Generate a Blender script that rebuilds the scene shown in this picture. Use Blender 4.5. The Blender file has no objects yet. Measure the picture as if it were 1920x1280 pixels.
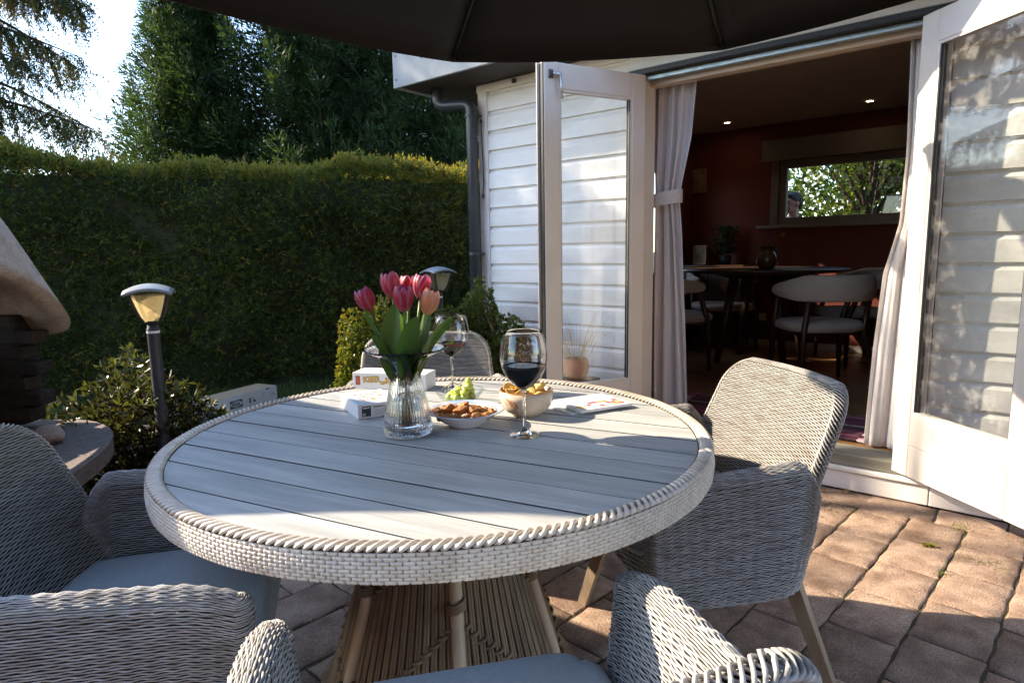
import bpy, math, random
import numpy as np
from mathutils import Vector, Matrix
R = math.radians
rng = np.random.default_rng(7)
random.seed(7)

# ------------------------------------------------------------------ camera, sky, sun, exposure
scene = bpy.context.scene
col = scene.collection
CAM_F, PITCH, ROLL, CAM_Z = 1177.56 / 1920 * 36.0, 0.141204, -0.0175547, 1.24
cam_data = bpy.data.cameras.new('camera')
cam_data.sensor_width = 36.0
cam_data.lens = CAM_F
cam_data.clip_start = 0.02
cam_data.clip_end = 1000
cam = bpy.data.objects.new('camera', cam_data)
col.objects.link(cam)
_c, _s = math.cos(PITCH), math.sin(PITCH)
_fw, _rt, _up = Vector((0, _c, -_s)), Vector((1, 0, 0)), Vector((0, _s, _c))
_cr, _sr = math.cos(ROLL), math.sin(ROLL)
_rt, _up = _rt * _cr + _up * _sr, -_rt * _sr + _up * _cr
cam.matrix_world = Matrix(((_rt.x, _up.x, -_fw.x, 0), (_rt.y, _up.y, -_fw.y, 0), (_rt.z, _up.z, -_fw.z, CAM_Z), (0, 0, 0, 1)))
scene.camera = cam

SUN = Vector((-1.0, 0.28, 0.62)).normalized()          # towards the sun
world = bpy.data.worlds.new('World')
scene.world = world
world.use_nodes = True
wn = world.node_tree
sky = wn.nodes.new('ShaderNodeTexSky')
sky.sky_type = 'NISHITA'
sky.sun_disc = False
sky.sun_elevation = math.asin(SUN.z)
sky.sun_rotation = math.atan2(SUN.x, SUN.y)
sky.air_density, sky.dust_density, sky.ozone_density = 1.0, 0.6, 1.8
wn.links.new(sky.outputs[0], wn.nodes['Background'].inputs[0])
wn.nodes['Background'].inputs[1].default_value = 0.15
sun_l = bpy.data.lights.new('sun', 'SUN')
sun_l.energy = 3.3
sun_l.angle = R(0.55)
sun_l.color = (1.0, 0.83, 0.62)
sun_o = bpy.data.objects.new('sun', sun_l)
sun_o.rotation_euler = (-SUN).to_track_quat('-Z', 'Y').to_euler()
sun_o.location = SUN * 30
col.objects.link(sun_o)
scene.view_settings.view_transform = 'Standard'
scene.view_settings.look = 'None'
scene.view_settings.exposure = 2.15
scene.view_settings.gamma = 1.0
scene.view_settings.use_curve_mapping = False
scene.cycles.use_denoising = True
scene.cycles.max_bounces = 12
scene.cycles.transparent_max_bounces = 16
scene.cycles.sample_clamp_indirect = 6.0
scene.cycles.caustics_reflective = False
scene.cycles.caustics_refractive = False

# ------------------------------------------------------------------ helpers
def tag(o, label=None, cat=None, group=None, kind=None):
    if label: o['label'] = label
    if cat: o['category'] = cat
    if group: o['group'] = group
    if kind: o['kind'] = kind
    return o

def empty(name, loc=(0, 0, 0), rz=0.0, label=None, cat=None, group=None, parent=None):
    o = bpy.data.objects.new(name, None)
    o.empty_display_size = 0.1
    o.location = loc
    o.rotation_euler = (0, 0, rz)
    if parent: o.parent = parent
    col.objects.link(o)
    return tag(o, label, cat, group)

def link(name, me, parent=None, mat=None, smooth=False, **kw):
    o = bpy.data.objects.new(name, me)
    if mat is not None:
        me.materials.clear()
        for m in (mat if isinstance(mat, (list, tuple)) else [mat]): me.materials.append(m)
    if smooth and len(me.polygons):
        me.polygons.foreach_set('use_smooth', np.ones(len(me.polygons), dtype=bool))
    if parent: o.parent = parent
    col.objects.link(o)
    return tag(o, **kw)

def dup(o, parent=None, loc=None, rz=None, **kw):
    c = o.copy()
    col.objects.link(c)
    if parent is not None: c.parent = parent
    if loc is not None: c.location = loc
    if rz is not None: c.rotation_euler = (0, 0, rz)
    for ch in list(o.children): dup(ch, c)
    return tag(c, **kw)

def arr_mesh(name, V, F, tint=None):
    """V (N,3), F (M,k) numpy -> mesh, optional per-face tint attribute"""
    me = bpy.data.meshes.new(name)
    V = np.asarray(V, dtype=np.float32).reshape(-1, 3)
    F = np.asarray(F, dtype=np.int32)
    M, k = F.shape
    me.vertices.add(len(V)); me.vertices.foreach_set('co', V.ravel())
    me.loops.add(M * k); me.loops.foreach_set('vertex_index', F.ravel())
    me.polygons.add(M)
    me.polygons.foreach_set('loop_start', np.arange(0, M * k, k, dtype=np.int32))
    if tint is not None:
        a = me.attributes.new('tint', 'FLOAT', 'FACE')
        a.data.foreach_set('value', np.asarray(tint, dtype=np.float32))
    me.update(calc_edges=True)
    return me

class MB:
    """collects simple solids, builds ONE mesh"""
    def __init__(s): s.v = []; s.f = []; s.mi = []; s.cur = 0
    def add(s, V, F):
        b = len(s.v)
        s.v += [tuple(map(float, p)) for p in V]
        s.f += [tuple(int(i) + b for i in q) for q in F]
        s.mi += [s.cur] * len(F)
        return s
    def box(s, x0, x1, y0, y1, z0, z1, M=None):
        V = [(x0, y0, z0), (x1, y0, z0), (x1, y1, z0), (x0, y1, z0), (x0, y0, z1), (x1, y0, z1), (x1, y1, z1), (x0, y1, z1)]
        if M is not None: V = [tuple(M @ Vector(p)) for p in V]
        return s.add(V, [(0, 3, 2, 1), (4, 5, 6, 7), (0, 1, 5, 4), (1, 2, 6, 5), (2, 3, 7, 6), (3, 0, 4, 7)])
    def bbox(s, x0, x1, y0, y1, z0, z1, b=0.004, M=None):
        """box with chamfered edges"""
        X, Y, Z = (x0, x1), (y0, y1), (z0, z1)
        V = []; idx = {}
        for i in (0, 1):
            for j in (0, 1):
                for k in (0, 1):
                    sx, sy, sz = (1, -1)[i] * b, (1, -1)[j] * b, (1, -1)[k] * b
                    for ax in range(3):
                        p = [X[i] + sx, Y[j] + sy, Z[k] + sz]
                        p[ax] = (X[i], Y[j], Z[k])[ax]
                        idx[(i, j, k, ax)] = len(V); V.append(tuple(p))
        F = []
        for i in (0, 1):
            q = [idx[(i, 0, 0, 0)], idx[(i, 1, 0, 0)], idx[(i, 1, 1, 0)], idx[(i, 0, 1, 0)]]; F.append(q if i else q[::-1])
            q = [idx[(0, i, 0, 1)], idx[(0, i, 1, 1)], idx[(1, i, 1, 1)], idx[(1, i, 0, 1)]]; F.append(q if i else q[::-1])
            q = [idx[(0, 0, i, 2)], idx[(1, 0, i, 2)], idx[(1, 1, i, 2)], idx[(0, 1, i, 2)]]; F.append(q if i else q[::-1])
        for i in (0, 1):
            for j in (0, 1):
                F.append([idx[(i, j, 0, 0)], idx[(i, j, 1, 0)], idx[(i, j, 1, 1)], idx[(i, j, 0, 1)]])
                F.append([idx[(i, 0, j, 0)], idx[(i, 1, j, 0)], idx[(i, 1, j, 2)], idx[(i, 0, j, 2)]])
                F.append([idx[(0, i, j, 1)], idx[(1, i, j, 1)], idx[(1, i, j, 2)], idx[(0, i, j, 2)]])
                for k in (0, 1): F.append([idx[(i, j, k, 0)], idx[(i, j, k, 1)], idx[(i, j, k, 2)]])
        if M is not None: V = [tuple(M @ Vector(p)) for p in V]
        return s.add(V, F)
    def tube(s, P, r, n=8, caps=True, closed=False):
        P = [Vector(p) for p in P]; m = len(P)
        rr = r if isinstance(r, (list, tuple, np.ndarray)) else [r] * m
        V = []; F = []
        prev = None
        for i, p in enumerate(P):
            if closed: t = P[(i + 1) % m] - P[i - 1]
            else: t = P[min(i + 1, m - 1)] - P[max(i - 1, 0)]
            t.normalize()
            if prev is None:
                a = Vector((0, 0, 1)) if abs(t.z) < 0.9 else Vector((1, 0, 0))
                e = (a - t * a.dot(t)).normalized()
            else:
                e = (prev - t * prev.dot(t)).normalized()
            prev = e; g = t.cross(e)
            for k in range(n):
                an = 2 * math.pi * k / n
                V.append(p + (e * math.cos(an) + g * math.sin(an)) * rr[i])
        for i in range(m if closed else m - 1):
            a, b = i * n, ((i + 1) % m) * n
            for k in range(n): F.append((a + k, a + (k + 1) % n, b + (k + 1) % n, b + k))
        if caps and not closed:
            F.append(tuple(range(n))[::-1]); F.append(tuple((m - 1) * n + k for k in range(n)))
        return s.add(V, F)
    def lathe(s, prof, n=32, c=(0, 0, 0), mod=None, cap0=True, cap1=False):
        V = []; F = []
        for r, z in prof:
            for k in range(n):
                a = 2 * math.pi * k / n
                q = r * (mod(a, r, z) if mod else 1.0)
                V.append((c[0] + q * math.cos(a), c[1] + q * math.sin(a), c[2] + z))
        for i in range(len(prof) - 1):
            a, b = i * n, (i + 1) * n
            for k in range(n): F.append((a + k, a + (k + 1) % n, b + (k + 1) % n, b + k))
        if cap0: F.append(tuple(range(n))[::-1])
        if cap1: F.append(tuple((len(prof) - 1) * n + k for k in range(n)))
        return s.add(V, F)
    def prism(s, poly, z0, z1, b=0.0):
        """polygon (x,y) extruded in z; b chamfers the top edge"""
        n = len(poly); V = [(x, y, z0) for x, y in poly] + [(x, y, z1 - b) for x, y in poly]
        F = [tuple(range(n))[::-1]] + [(i, (i + 1) % n, n + (i + 1) % n, n + i) for i in range(n)]
        if b > 0:
            cx, cy = sum(p[0] for p in poly) / n, sum(p[1] for p in poly) / n
            ins = []
            for i, (x, y) in enumerate(poly):
                p0, p1 = poly[i - 1], poly[(i + 1) % n]
                d0, d1 = (x - p0[0], y - p0[1]), (p1[0] - x, p1[1] - y)
                l0, l1 = math.hypot(*d0) or 1, math.hypot(*d1) or 1
                nx, ny = -(d0[1] / l0 + d1[1] / l1), d0[0] / l0 + d1[0] / l1
                l = math.hypot(nx, ny) or 1
                ins.append((x + nx / l * b * 1.2, y + ny / l * b * 1.2))
            V += [(x, y, z1) for x, y in ins]
            F += [(n + i, n + (i + 1) % n, 2 * n + (i + 1) % n, 2 * n + i) for i in range(n)]
            F.append(tuple(range(2 * n, 3 * n)))
        else: F.append(tuple(range(n, 2 * n)))
        return s.add(V, F)
    def grid(s, G):
        """G[i][j] points -> quads"""
        a, b = len(G), len(G[0])
        V = [p for row in G for p in row]
        return s.add(V, [(i * b + j, i * b + j + 1, (i + 1) * b + j + 1, (i + 1) * b + j) for i in range(a - 1) for j in range(b - 1)])
    def mesh(s, name='mesh'):
        me = bpy.data.meshes.new(name)
        me.from_pydata(s.v, [], s.f)
        if any(s.mi): me.polygons.foreach_set('material_index', s.mi)
        me.update()
        return me
    def build(s, name, parent=None, mat=None, smooth=False, **kw):
        return link(name, s.mesh(name), parent, mat, smooth, **kw)

def autosmooth(o, ang=40):
    me = o.data
    me.polygons.foreach_set('use_smooth', np.ones(len(me.polygons), dtype=bool))
    me.set_sharp_from_angle(angle=R(ang))
    return o

# ------------------------------------------------------------------ materials
MATS = {}
def new_mat(name):
    m = bpy.data.materials.new(name); m.use_nodes = True
    return m, m.node_tree.nodes, m.node_tree.links, m.node_tree.nodes['Principled BSDF']

def mat(name, c1, c2=None, scale=8.0, rough=0.6, bump=0.0, bscale=None, stretch=(1, 1, 1), spec=0.4, detail=5.0, metal=0.0,
        rnd=0.0, speck=None, c3=None, scale3=1.5, sheen=0.0, rvar=0.1, coat=0.0, coords='Object', bdist=0.01, thr=(0.35, 0.65)):
    """two-tone noise colour, optional large blotches c3, bump and per-object variation"""
    if name in MATS: return MATS[name]
    m, N, L, b = new_mat(name)
    tc = N.new('ShaderNodeTexCoord'); mp = N.new('ShaderNodeMapping'); mp.inputs['Scale'].default_value = stretch
    L.new(tc.outputs[coords], mp.inputs[0])
    oi = N.new('ShaderNodeObjectInfo')
    ad = N.new('ShaderNodeVectorMath'); ad.operation = 'ADD'
    ml = N.new('ShaderNodeVectorMath'); ml.operation = 'SCALE'; ml.inputs['Scale'].default_value = 37.0
    cb = N.new('ShaderNodeCombineXYZ')
    for i in range(3): L.new(oi.outputs['Random'], cb.inputs[i])
    L.new(cb.outputs[0], ml.inputs[0]); L.new(mp.outputs[0], ad.inputs[0]); L.new(ml.outputs[0], ad.inputs[1])
    n1 = N.new('ShaderNodeTexNoise'); n1.inputs['Scale'].default_value = scale; n1.inputs['Detail'].default_value = detail; n1.inputs['Roughness'].default_value = 0.6
    L.new(ad.outputs[0], n1.inputs['Vector'])
    rp = N.new('ShaderNodeValToRGB'); rp.color_ramp.elements[0].position = thr[0]; rp.color_ramp.elements[1].position = thr[1]
    rp.color_ramp.elements[0].color = (*c1, 1); rp.color_ramp.elements[1].color = (*(c2 or c1), 1)
    L.new(n1.outputs['Fac'], rp.inputs[0]); out = rp.outputs[0]
    if c3:
        n3 = N.new('ShaderNodeTexNoise'); n3.inputs['Scale'].default_value = scale3; n3.inputs['Detail'].default_value = 3
        L.new(ad.outputs[0], n3.inputs['Vector'])
        r3 = N.new('ShaderNodeValToRGB'); r3.color_ramp.elements[0].position = 0.48; r3.color_ramp.elements[1].position = 0.7
        L.new(n3.outputs['Fac'], r3.inputs[0])
        mx = N.new('ShaderNodeMixRGB'); L.new(r3.outputs[0], mx.inputs[0]); L.new(out, mx.inputs[1]); mx.inputs[2].default_value = (*c3, 1); out = mx.outputs[0]
    if speck:
        ns = N.new('ShaderNodeTexNoise'); ns.inputs['Scale'].default_value = speck[0]; ns.inputs['Detail'].default_value = 2; L.new(ad.outputs[0], ns.inputs['Vector'])
        rs = N.new('ShaderNodeMapRange'); rs.inputs[1].default_value = 0.3; rs.inputs[2].default_value = 0.7; rs.inputs[3].default_value = 1 - speck[1]; rs.inputs[4].default_value = 1 + speck[1]
        L.new(ns.outputs['Fac'], rs.inputs[0]); hv = N.new('ShaderNodeHueSaturation'); L.new(rs.outputs[0], hv.inputs['Value']); L.new(out, hv.inputs['Color']); out = hv.outputs[0]
    if rnd:
        hs = N.new('ShaderNodeHueSaturation'); mr = N.new('ShaderNodeMapRange')
        mr.inputs[3].default_value = 1 - rnd; mr.inputs[4].default_value = 1 + rnd
        L.new(oi.outputs['Random'], mr.inputs[0]); L.new(mr.outputs[0], hs.inputs['Value']); L.new(out, hs.inputs['Color']); out = hs.outputs[0]
    L.new(out, b.inputs['Base Color'])
    if rvar:
        rr = N.new('ShaderNodeMapRange'); rr.inputs[3].default_value = max(0.02, rough - rvar); rr.inputs[4].default_value = min(1, rough + rvar)
        L.new(n1.outputs['Fac'], rr.inputs[0]); L.new(rr.outputs[0], b.inputs['Roughness'])
    else: b.inputs['Roughness'].default_value = rough
    b.inputs['Specular IOR Level'].default_value = spec
    b.inputs['Metallic'].default_value = metal
    b.inputs['Coat Weight'].default_value = coat
    if sheen: b.inputs['Sheen Weight'].default_value = sheen
    if bump:
        nb = N.new('ShaderNodeTexNoise'); nb.inputs['Scale'].default_value = bscale or scale * 4; nb.inputs['Detail'].default_value = 6
        L.new(ad.outputs[0], nb.inputs['Vector'])
        bp = N.new('ShaderNodeBump'); bp.inputs['Strength'].default_value = bump; bp.inputs['Distance'].default_value = bdist
        L.new(nb.outputs['Fac'], bp.inputs['Height']); L.new(bp.outputs[0], b.inputs['Normal'])
    MATS[name] = m
    return m

def leaf_mat(name, cols, transl=0.4, rough=0.45, spec=0.35, tcol=None):
    """foliage: colour from per-face tint through a ramp, part of the light passes through"""
    if name in MATS: return MATS[name]
    m, N, L, b = new_mat(name)
    at = N.new('ShaderNodeAttribute'); at.attribute_name = 'tint'
    rp = N.new('ShaderNodeValToRGB')
    el = rp.color_ramp.elements
    while len(el) < len(cols): el.new(0.5)
    for i, c in enumerate(cols):
        el[i].position = i / (len(cols) - 1); el[i].color = (*c, 1)
    L.new(at.outputs['Fac'], rp.inputs[0]); L.new(rp.outputs[0], b.inputs['Base Color'])
    b.inputs['Roughness'].default_value = rough; b.inputs['Specular IOR Level'].default_value = spec
    tr = N.new('ShaderNodeBsdfTranslucent')
    hs = N.new('ShaderNodeHueSaturation'); hs.inputs['Hue'].default_value = 0.475; hs.inputs['Saturation'].default_value = 1.15; hs.inputs['Value'].default_value = 1.7
    L.new(rp.outputs[0], hs.inputs['Color']); L.new(hs.outputs[0], tr.inputs[0])
    mx = N.new('ShaderNodeMixShader'); mx.inputs[0].default_value = transl
    L.new(b.outputs[0], mx.inputs[1]); L.new(tr.outputs[0], mx.inputs[2])
    L.new(mx.outputs[0], N['Material Output'].inputs[0])
    MATS[name] = m
    return m

def thin_glass(name, tint=(1, 1, 1), ior=1.45, edge=0.0, edgecol=(0.6, 0.65, 0.65), smudge=0.0):
    """thin sheet: straight-through light with a Fresnel mirror on top"""
    if name in MATS: return MATS[name]
    m, N, L, b = new_mat(name); N.remove(b)
    tr = N.new('ShaderNodeBsdfTransparent'); tr.inputs[0].default_value = (*tint, 1)
    gl = N.new('ShaderNodeBsdfGlossy'); gl.inputs['Roughness'].default_value = 0.02
    f0 = ((ior - 1) / (ior + 1)) ** 2                      # mirror share rises towards grazing angles, alike on both faces
    lf = N.new('ShaderNodeLayerWeight'); lf.inputs[0].default_value = 0.5
    pw = N.new('ShaderNodeMath'); pw.operation = 'POWER'; pw.inputs[1].default_value = 5.0; L.new(lf.outputs['Facing'], pw.inputs[0])
    fr = N.new('ShaderNodeMath'); fr.operation = 'MULTIPLY_ADD'; fr.inputs[1].default_value = 0.9 * (1 - f0); fr.inputs[2].default_value = f0; L.new(pw.outputs[0], fr.inputs[0])
    src = tr.outputs[0]
    if edge:
        lw = N.new('ShaderNodeLayerWeight'); lw.inputs[0].default_value = 0.25
        rp = N.new('ShaderNodeValToRGB'); rp.color_ramp.elements[0].position = 0.42; rp.color_ramp.elements[1].position = 1.0
        rp.color_ramp.elements[0].color = (*tint, 1); rp.color_ramp.elements[1].color = (*edgecol, 1)
        L.new(lw.outputs['Facing'], rp.inputs[0]); L.new(rp.outputs[0], tr.inputs[0])
    if smudge:
        df = N.new('ShaderNodeBsdfDiffuse'); df.inputs[0].default_value = (0.8, 0.78, 0.75, 1)
        tc = N.new('ShaderNodeTexCoord'); nz = N.new('ShaderNodeTexNoise'); nz.inputs['Scale'].default_value = 14; nz.inputs['Detail'].default_value = 8; nz.inputs['Roughness'].default_value = 0.7
        L.new(tc.outputs['Object'], nz.inputs['Vector'])
        r2 = N.new('ShaderNodeMapRange'); r2.inputs[1].default_value = 0.5; r2.inputs[2].default_value = 0.85; r2.inputs[3].default_value = 0.0; r2.inputs[4].default_value = smudge
        L.new(nz.outputs['Fac'], r2.inputs[0])
        m0 = N.new('ShaderNodeMixShader'); L.new(r2.outputs[0], m0.inputs[0]); L.new(tr.outputs[0], m0.inputs[1]); L.new(df.outputs[0], m0.inputs[2]); src = m0.outputs[0]
    mx = N.new('ShaderNodeMixShader'); L.new(fr.outputs[0], mx.inputs[0]); L.new(src, mx.inputs[1]); L.new(gl.outputs[0], mx.inputs[2])
    L.new(mx.outputs[0], N['Material Output'].inputs[0])
    MATS[name] = m
    return m

def real_glass(name, c=(1, 1, 1), ior=1.47, rough=0.0):
    if name in MATS: return MATS[name]
    m, N, L, b = new_mat(name)
    b.inputs['Base Color'].default_value = (*c, 1); b.inputs['Transmission Weight'].default_value = 1; b.inputs['Roughness'].default_value = rough; b.inputs['IOR'].default_value = ior
    MATS[name] = m
    return m

def emit_mat(name, c, s):
    m, N, L, b = new_mat(name)
    b.inputs['Emission Color'].default_value = (*c, 1); b.inputs['Emission Strength'].default_value = s
    return m

def lettering(text, size, parent, M, mt, name='lettering', bold=0.0, depth=0.0004):
    cu = bpy.data.curves.new('text', 'FONT'); cu.body = text; cu.size = size; cu.offset = bold; cu.extrude = depth; cu.align_x = 'LEFT'
    o = bpy.data.objects.new('text', cu); col.objects.link(o)
    me = bpy.data.meshes.new_from_object(o.evaluated_get(bpy.context.evaluated_depsgraph_get()))
    bpy.data.objects.remove(o); bpy.data.curves.remove(cu)
    r = link(name, me, parent, mt)
    r.matrix_local = M
    return r

# ---- weaving: rows of strands that pass over and under hidden stakes
def weave(C, Nrm, Bin, wave, a, b, closed=True, flat=False):
    """C (R,M,3) row centre lines, Nrm outward, Bin along the rows' stacking direction; wave (R,M) offset along Nrm"""
    Rw, M, _ = C.shape
    C = C + Nrm * wave[..., None]
    ring = [(a, 0), (0, b), (-a, 0), (0, -b)]
    if flat: ring = [(a, -0.6 * b), (a, 0.6 * b), (0.1 * a, b), (-a, 0), (0.1 * a, -b)]
    K = len(ring)
    V = np.stack([C + Nrm * p + Bin * q for p, q in ring], axis=2)      # R,M,K,3
    idx = np.arange(Rw * M * K).reshape(Rw, M, K)
    nx = np.roll(idx, -1, axis=1)
    A, B = (idx, nx) if closed else (idx[:, :-1], nx[:, :-1])
    F = []
    for k in range(K):
        j = (k + 1) % K
        F.append(np.stack([A[..., k], A[..., j], B[..., j], B[..., k]], axis=-1).reshape(-1, 4))
    return V.reshape(-1, 3), np.concatenate(F)

def join_arr(parts):
    V = []; F = []; b = 0
    for v, f in parts: V.append(v); F.append(f + b); b += len(v)
    return np.concatenate(V), np.concatenate(F)

# ---- leaves: rhombic blades
def unit(a): return a / np.maximum(np.linalg.norm(a, axis=-1, keepdims=True), 1e-9)
def blades(P, D, L, Wd, fold=0.15, side=None):
    """P base (N,3), D direction, L length, Wd width"""
    N = len(P); D = unit(D)
    rv = rng.normal(size=(N, 3)) if side is None else side
    S = unit(np.cross(D, rv)); U = np.cross(S, D)
    L = np.broadcast_to(L, N)[:, None]; Wd = np.broadcast_to(Wd, N)[:, None]
    m = P + D * L * 0.45
    V = np.stack([P, m + S * Wd * 0.5 + U * Wd * fold, P + D * L, m - S * Wd * 0.5 + U * Wd * fold], axis=1)
    F = np.arange(N * 4).reshape(N, 4)
    return V.reshape(-1, 3), F

# ------------------------------------------------------------------ shared materials
m_white = mat('white_paint', (0.72, 0.71, 0.68), (0.77, 0.76, 0.735), 3, 0.45, 0.08, 50, spec=0.35, c3=(0.64, 0.625, 0.59), scale3=2.6, rnd=0.05, speck=(14, 0.035), stretch=(0.5, 1, 2.2))
m_frame = mat('door_paint', (0.72, 0.665, 0.60), (0.76, 0.705, 0.64), 4, 0.34, 0.03, 80, spec=0.5)
m_dark = mat('dark_rubber', (0.02, 0.022, 0.025), (0.03, 0.033, 0.036), 20, 0.5)
m_steel = mat('steel', (0.55, 0.55, 0.54), (0.62, 0.62, 0.61), 30, 0.28, metal=1.0)
m_pipe = mat('pipe_zinc_grey', (0.032, 0.04, 0.046), (0.045, 0.053, 0.06), 6, 0.38, spec=0.5)
m_red = mat('red_wall', (0.13, 0.026, 0.017), (0.15, 0.031, 0.02), 5, 0.7, 0.04, 120)
m_ceil = mat('ceiling_paint', (0.46, 0.38, 0.30), (0.5, 0.42, 0.34), 4, 0.8)
m_pane = thin_glass('window_glass', (0.96, 0.97, 0.97), 1.5, smudge=0.03)
m_pane_dirty = thin_glass('window_glass_streaked', (0.93, 0.94, 0.93), 1.5, smudge=0.22)
m_darkwood = mat('dark_walnut', (0.03, 0.014, 0.008), (0.055, 0.026, 0.014), 10, 0.35, stretch=(1, 1, 0.15), spec=0.5)
m_terracotta = mat('terracotta', (0.30, 0.115, 0.05), (0.38, 0.16, 0.08), 14, 0.75, 0.15, 60, c3=(0.42, 0.24, 0.15), scale3=6)

# ------------------------------------------------------------------ ground, patio, lawn
HO = Vector((2.22899, 2.72950, 0.0)); WA = -0.684798          # house origin (wall foot) and wall direction
UX, UY = math.cos(WA), math.sin(WA); NX, NY = -math.sin(WA), math.cos(WA)
def HL(u, n, z): return Vector((HO.x + UX * u + NX * n, HO.y + UY * u + NY * n, z))

m_soil = mat('garden_soil', (0.028, 0.02, 0.013), (0.06, 0.042, 0.028), 18, 0.95, 0.8, 40, c3=(0.035, 0.045, 0.018), scale3=1.2, bdist=0.03)
G = MB(); gn = 40
gx = [-240, -90, -40, -20] + list(np.linspace(-12, 14, 27)) + [22, 45, 100, 240]
gy = [-60, -25, -10] + list(np.linspace(-5, 20, 26)) + [30, 60, 130, 300]
G.grid([[(x, y, -0.032 + (0.012 * math.sin(x * 2.1 + y * 1.3) * math.sin(y * 1.9) if -12 < x < 14 else 0) - (0.004 if abs(x) < 5 else 0)) for x in gx] for y in gy][::-1])
G.build('ground', mat=m_soil, smooth=True, kind='structure')

m_sand = mat('joint_sand', (0.045, 0.034, 0.024), (0.11, 0.085, 0.06), 60, 0.95, 0.8, 160, c3=(0.045, 0.06, 0.02), scale3=7)
m_paver = mat('paver_concrete', (0.225, 0.155, 0.115), (0.34, 0.25, 0.19), 11, 0.85, 0.8, 150, c3=(0.15, 0.098, 0.072), scale3=6.5, rnd=0.26, spec=0.25, bdist=0.004, speck=(190, 0.38))
patio = MB()
w0, w1, w2 = HL(-3.05, -0.02, 0), HL(3.2, -0.02, 0), HL(3.2, -6.2, 0)
patio.prism([(-1.72, -1.6), (w2.x, w2.y), (w1.x, w1.y), (w0.x, w0.y), (-0.75, 3.9), (-1.35, 3.0), (-1.72, 2.2)], -0.06, -0.0075)
patio_o = patio.build('patio', mat=m_sand, kind='structure')
def paver_mesh(k):
    r = random.Random(k)
    Lx, Ly, b = 0.283 - 0.007, 0.2125 - 0.007, 0.007
    m = MB(); nx, ny = 8, 6
    xs = [0, b * 0.35, b] + list(np.linspace(b, Lx - b, nx))[1:-1] + [Lx - b, Lx - b * 0.35, Lx]
    ys = [0, b * 0.35, b] + list(np.linspace(b, Ly - b, ny))[1:-1] + [Ly - b, Ly - b * 0.35, Ly]
    ph = [r.random() * 6 for _ in range(6)]
    def z(x, y):
        ex, ey = min(x, Lx - x), min(y, Ly - y)
        e = min(ex, ey); d = 0.0
        if e < b: d = -(1 - e / b) ** 2 * 0.006
        return d + 0.0011 * math.sin(x * 31 + ph[0]) * math.sin(y * 27 + ph[1])
    def jit(x, y):
        ex = 0.0028 * math.sin(y * 47 + ph[2]) if x < b or x > Lx - b else 0
        ey = 0.0028 * math.sin(x * 43 + ph[3]) if y < b or y > Ly - b else 0
        return x - Lx / 2 + ex, y - Ly / 2 + ey
    G = [[(*jit(x, y), z(x, y)) for x in xs] for y in ys]
    m.grid(G)
    n1, n2 = len(xs), len(ys)
    per = [(0, j) for j in range(n1)] + [(i, n1 - 1) for i in range(1, n2)] + [(n2 - 1, j) for j in range(n1 - 2, -1, -1)] + [(i, 0) for i in range(n2 - 2, 0, -1)]
    V = []; 
    for i, j in per: p = G[i][j]; V += [p, (p[0], p[1], -0.05)]
    k = len(per)
    m.add(V, [(2 * i, 2 * i + 1, 2 * ((i + 1) % k) + 1, 2 * ((i + 1) % k)) for i in range(k)])
    return m.mesh('paver')
pav = [paver_mesh(k) for k in range(6)]
for me in pav:
    me.materials.append(m_paver); me.polygons.foreach_set('use_smooth', np.ones(len(me.polygons), dtype=bool))
PA = R(45.3); pdx, pdy = math.cos(PA), math.sin(PA)
np_ = 0
for ci in range(-16, 22):
    off = 0.424 + 0.2125 * (ci + 0.5)
    shift = (0.5 if ci % 2 else 0.0) * 0.283 + 0.06 * math.sin(ci * 2.3)
    for k in range(-6, 20):
        t = k * 0.283 + shift
        x, y = pdx * t - pdy * off, pdy * t + pdx * off
        nn = x * NX + y * NY
        if nn > 3.524 - 0.13 or not (-1.55 < x < 3.1 and 0.3 < y < 3.95) or (x < -0.9 and y > 2.6) or (x > 2.2 and y < 0.9): continue
        o = bpy.data.objects.new('paver', random.choice(pav)); o.parent = patio_o; col.objects.link(o)
        o.location = (x, y, random.uniform(-0.0035, 0.0015)); o.rotation_euler = (random.gauss(0, 0.006), random.gauss(0, 0.006), PA + random.gauss(0, 0.006) + (math.pi if random.random() < 0.5 else 0))
        np_ += 1
# border course laid along the house foot
for k in range(26):
    u = -3.0 + k * 0.283 * 0.93
    p = HL(u, -0.155, random.uniform(-0.003, 0.001))
    if p.y > 4.6: continue
    o = bpy.data.objects.new('paver', random.choice(pav)); o.parent = patio_o; col.objects.link(o)
    o.location = p; o.rotation_euler = (random.gauss(0, 0.006), random.gauss(0, 0.006), WA + random.gauss(0, 0.01)); o.scale = (0.93, 0.95, 1)

m_lawn = mat('lawn_earth', (0.02, 0.035, 0.01), (0.035, 0.055, 0.016), 14, 0.95, 0.4, 60)
lw = MB(); lw.prism([(-5.0, 3.3), (-1.7, 3.95), (-0.65, 4.35), (0.2, 6.55), (-8.5, 3.6)], -0.05, -0.018)
lawn = lw.build('lawn', mat=m_lawn, kind='structure')
N = 26000
gp = np.stack([rng.uniform(-4.2, 0.1, N), rng.uniform(3.9, 6.6, N), np.full(N, -0.02)], 1)
gp = gp[(gp[:, 1] < 6.12 + 0.35 * (gp[:, 0] + 1.7)) & (gp[:, 1] > 4.1 + 0.3 * (gp[:, 0] + 1.7))]
gd = np.stack([rng.normal(0, 0.35, len(gp)), rng.normal(0, 0.35, len(gp)), np.ones(len(gp))], 1)
V, F = blades(gp, gd, rng.uniform(0.04, 0.11, len(gp)), 0.006)
m_grass = leaf_mat('grass_blades', [(0.03, 0.06, 0.012), (0.05, 0.10, 0.02), (0.09, 0.13, 0.03)], 0.35)
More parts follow.
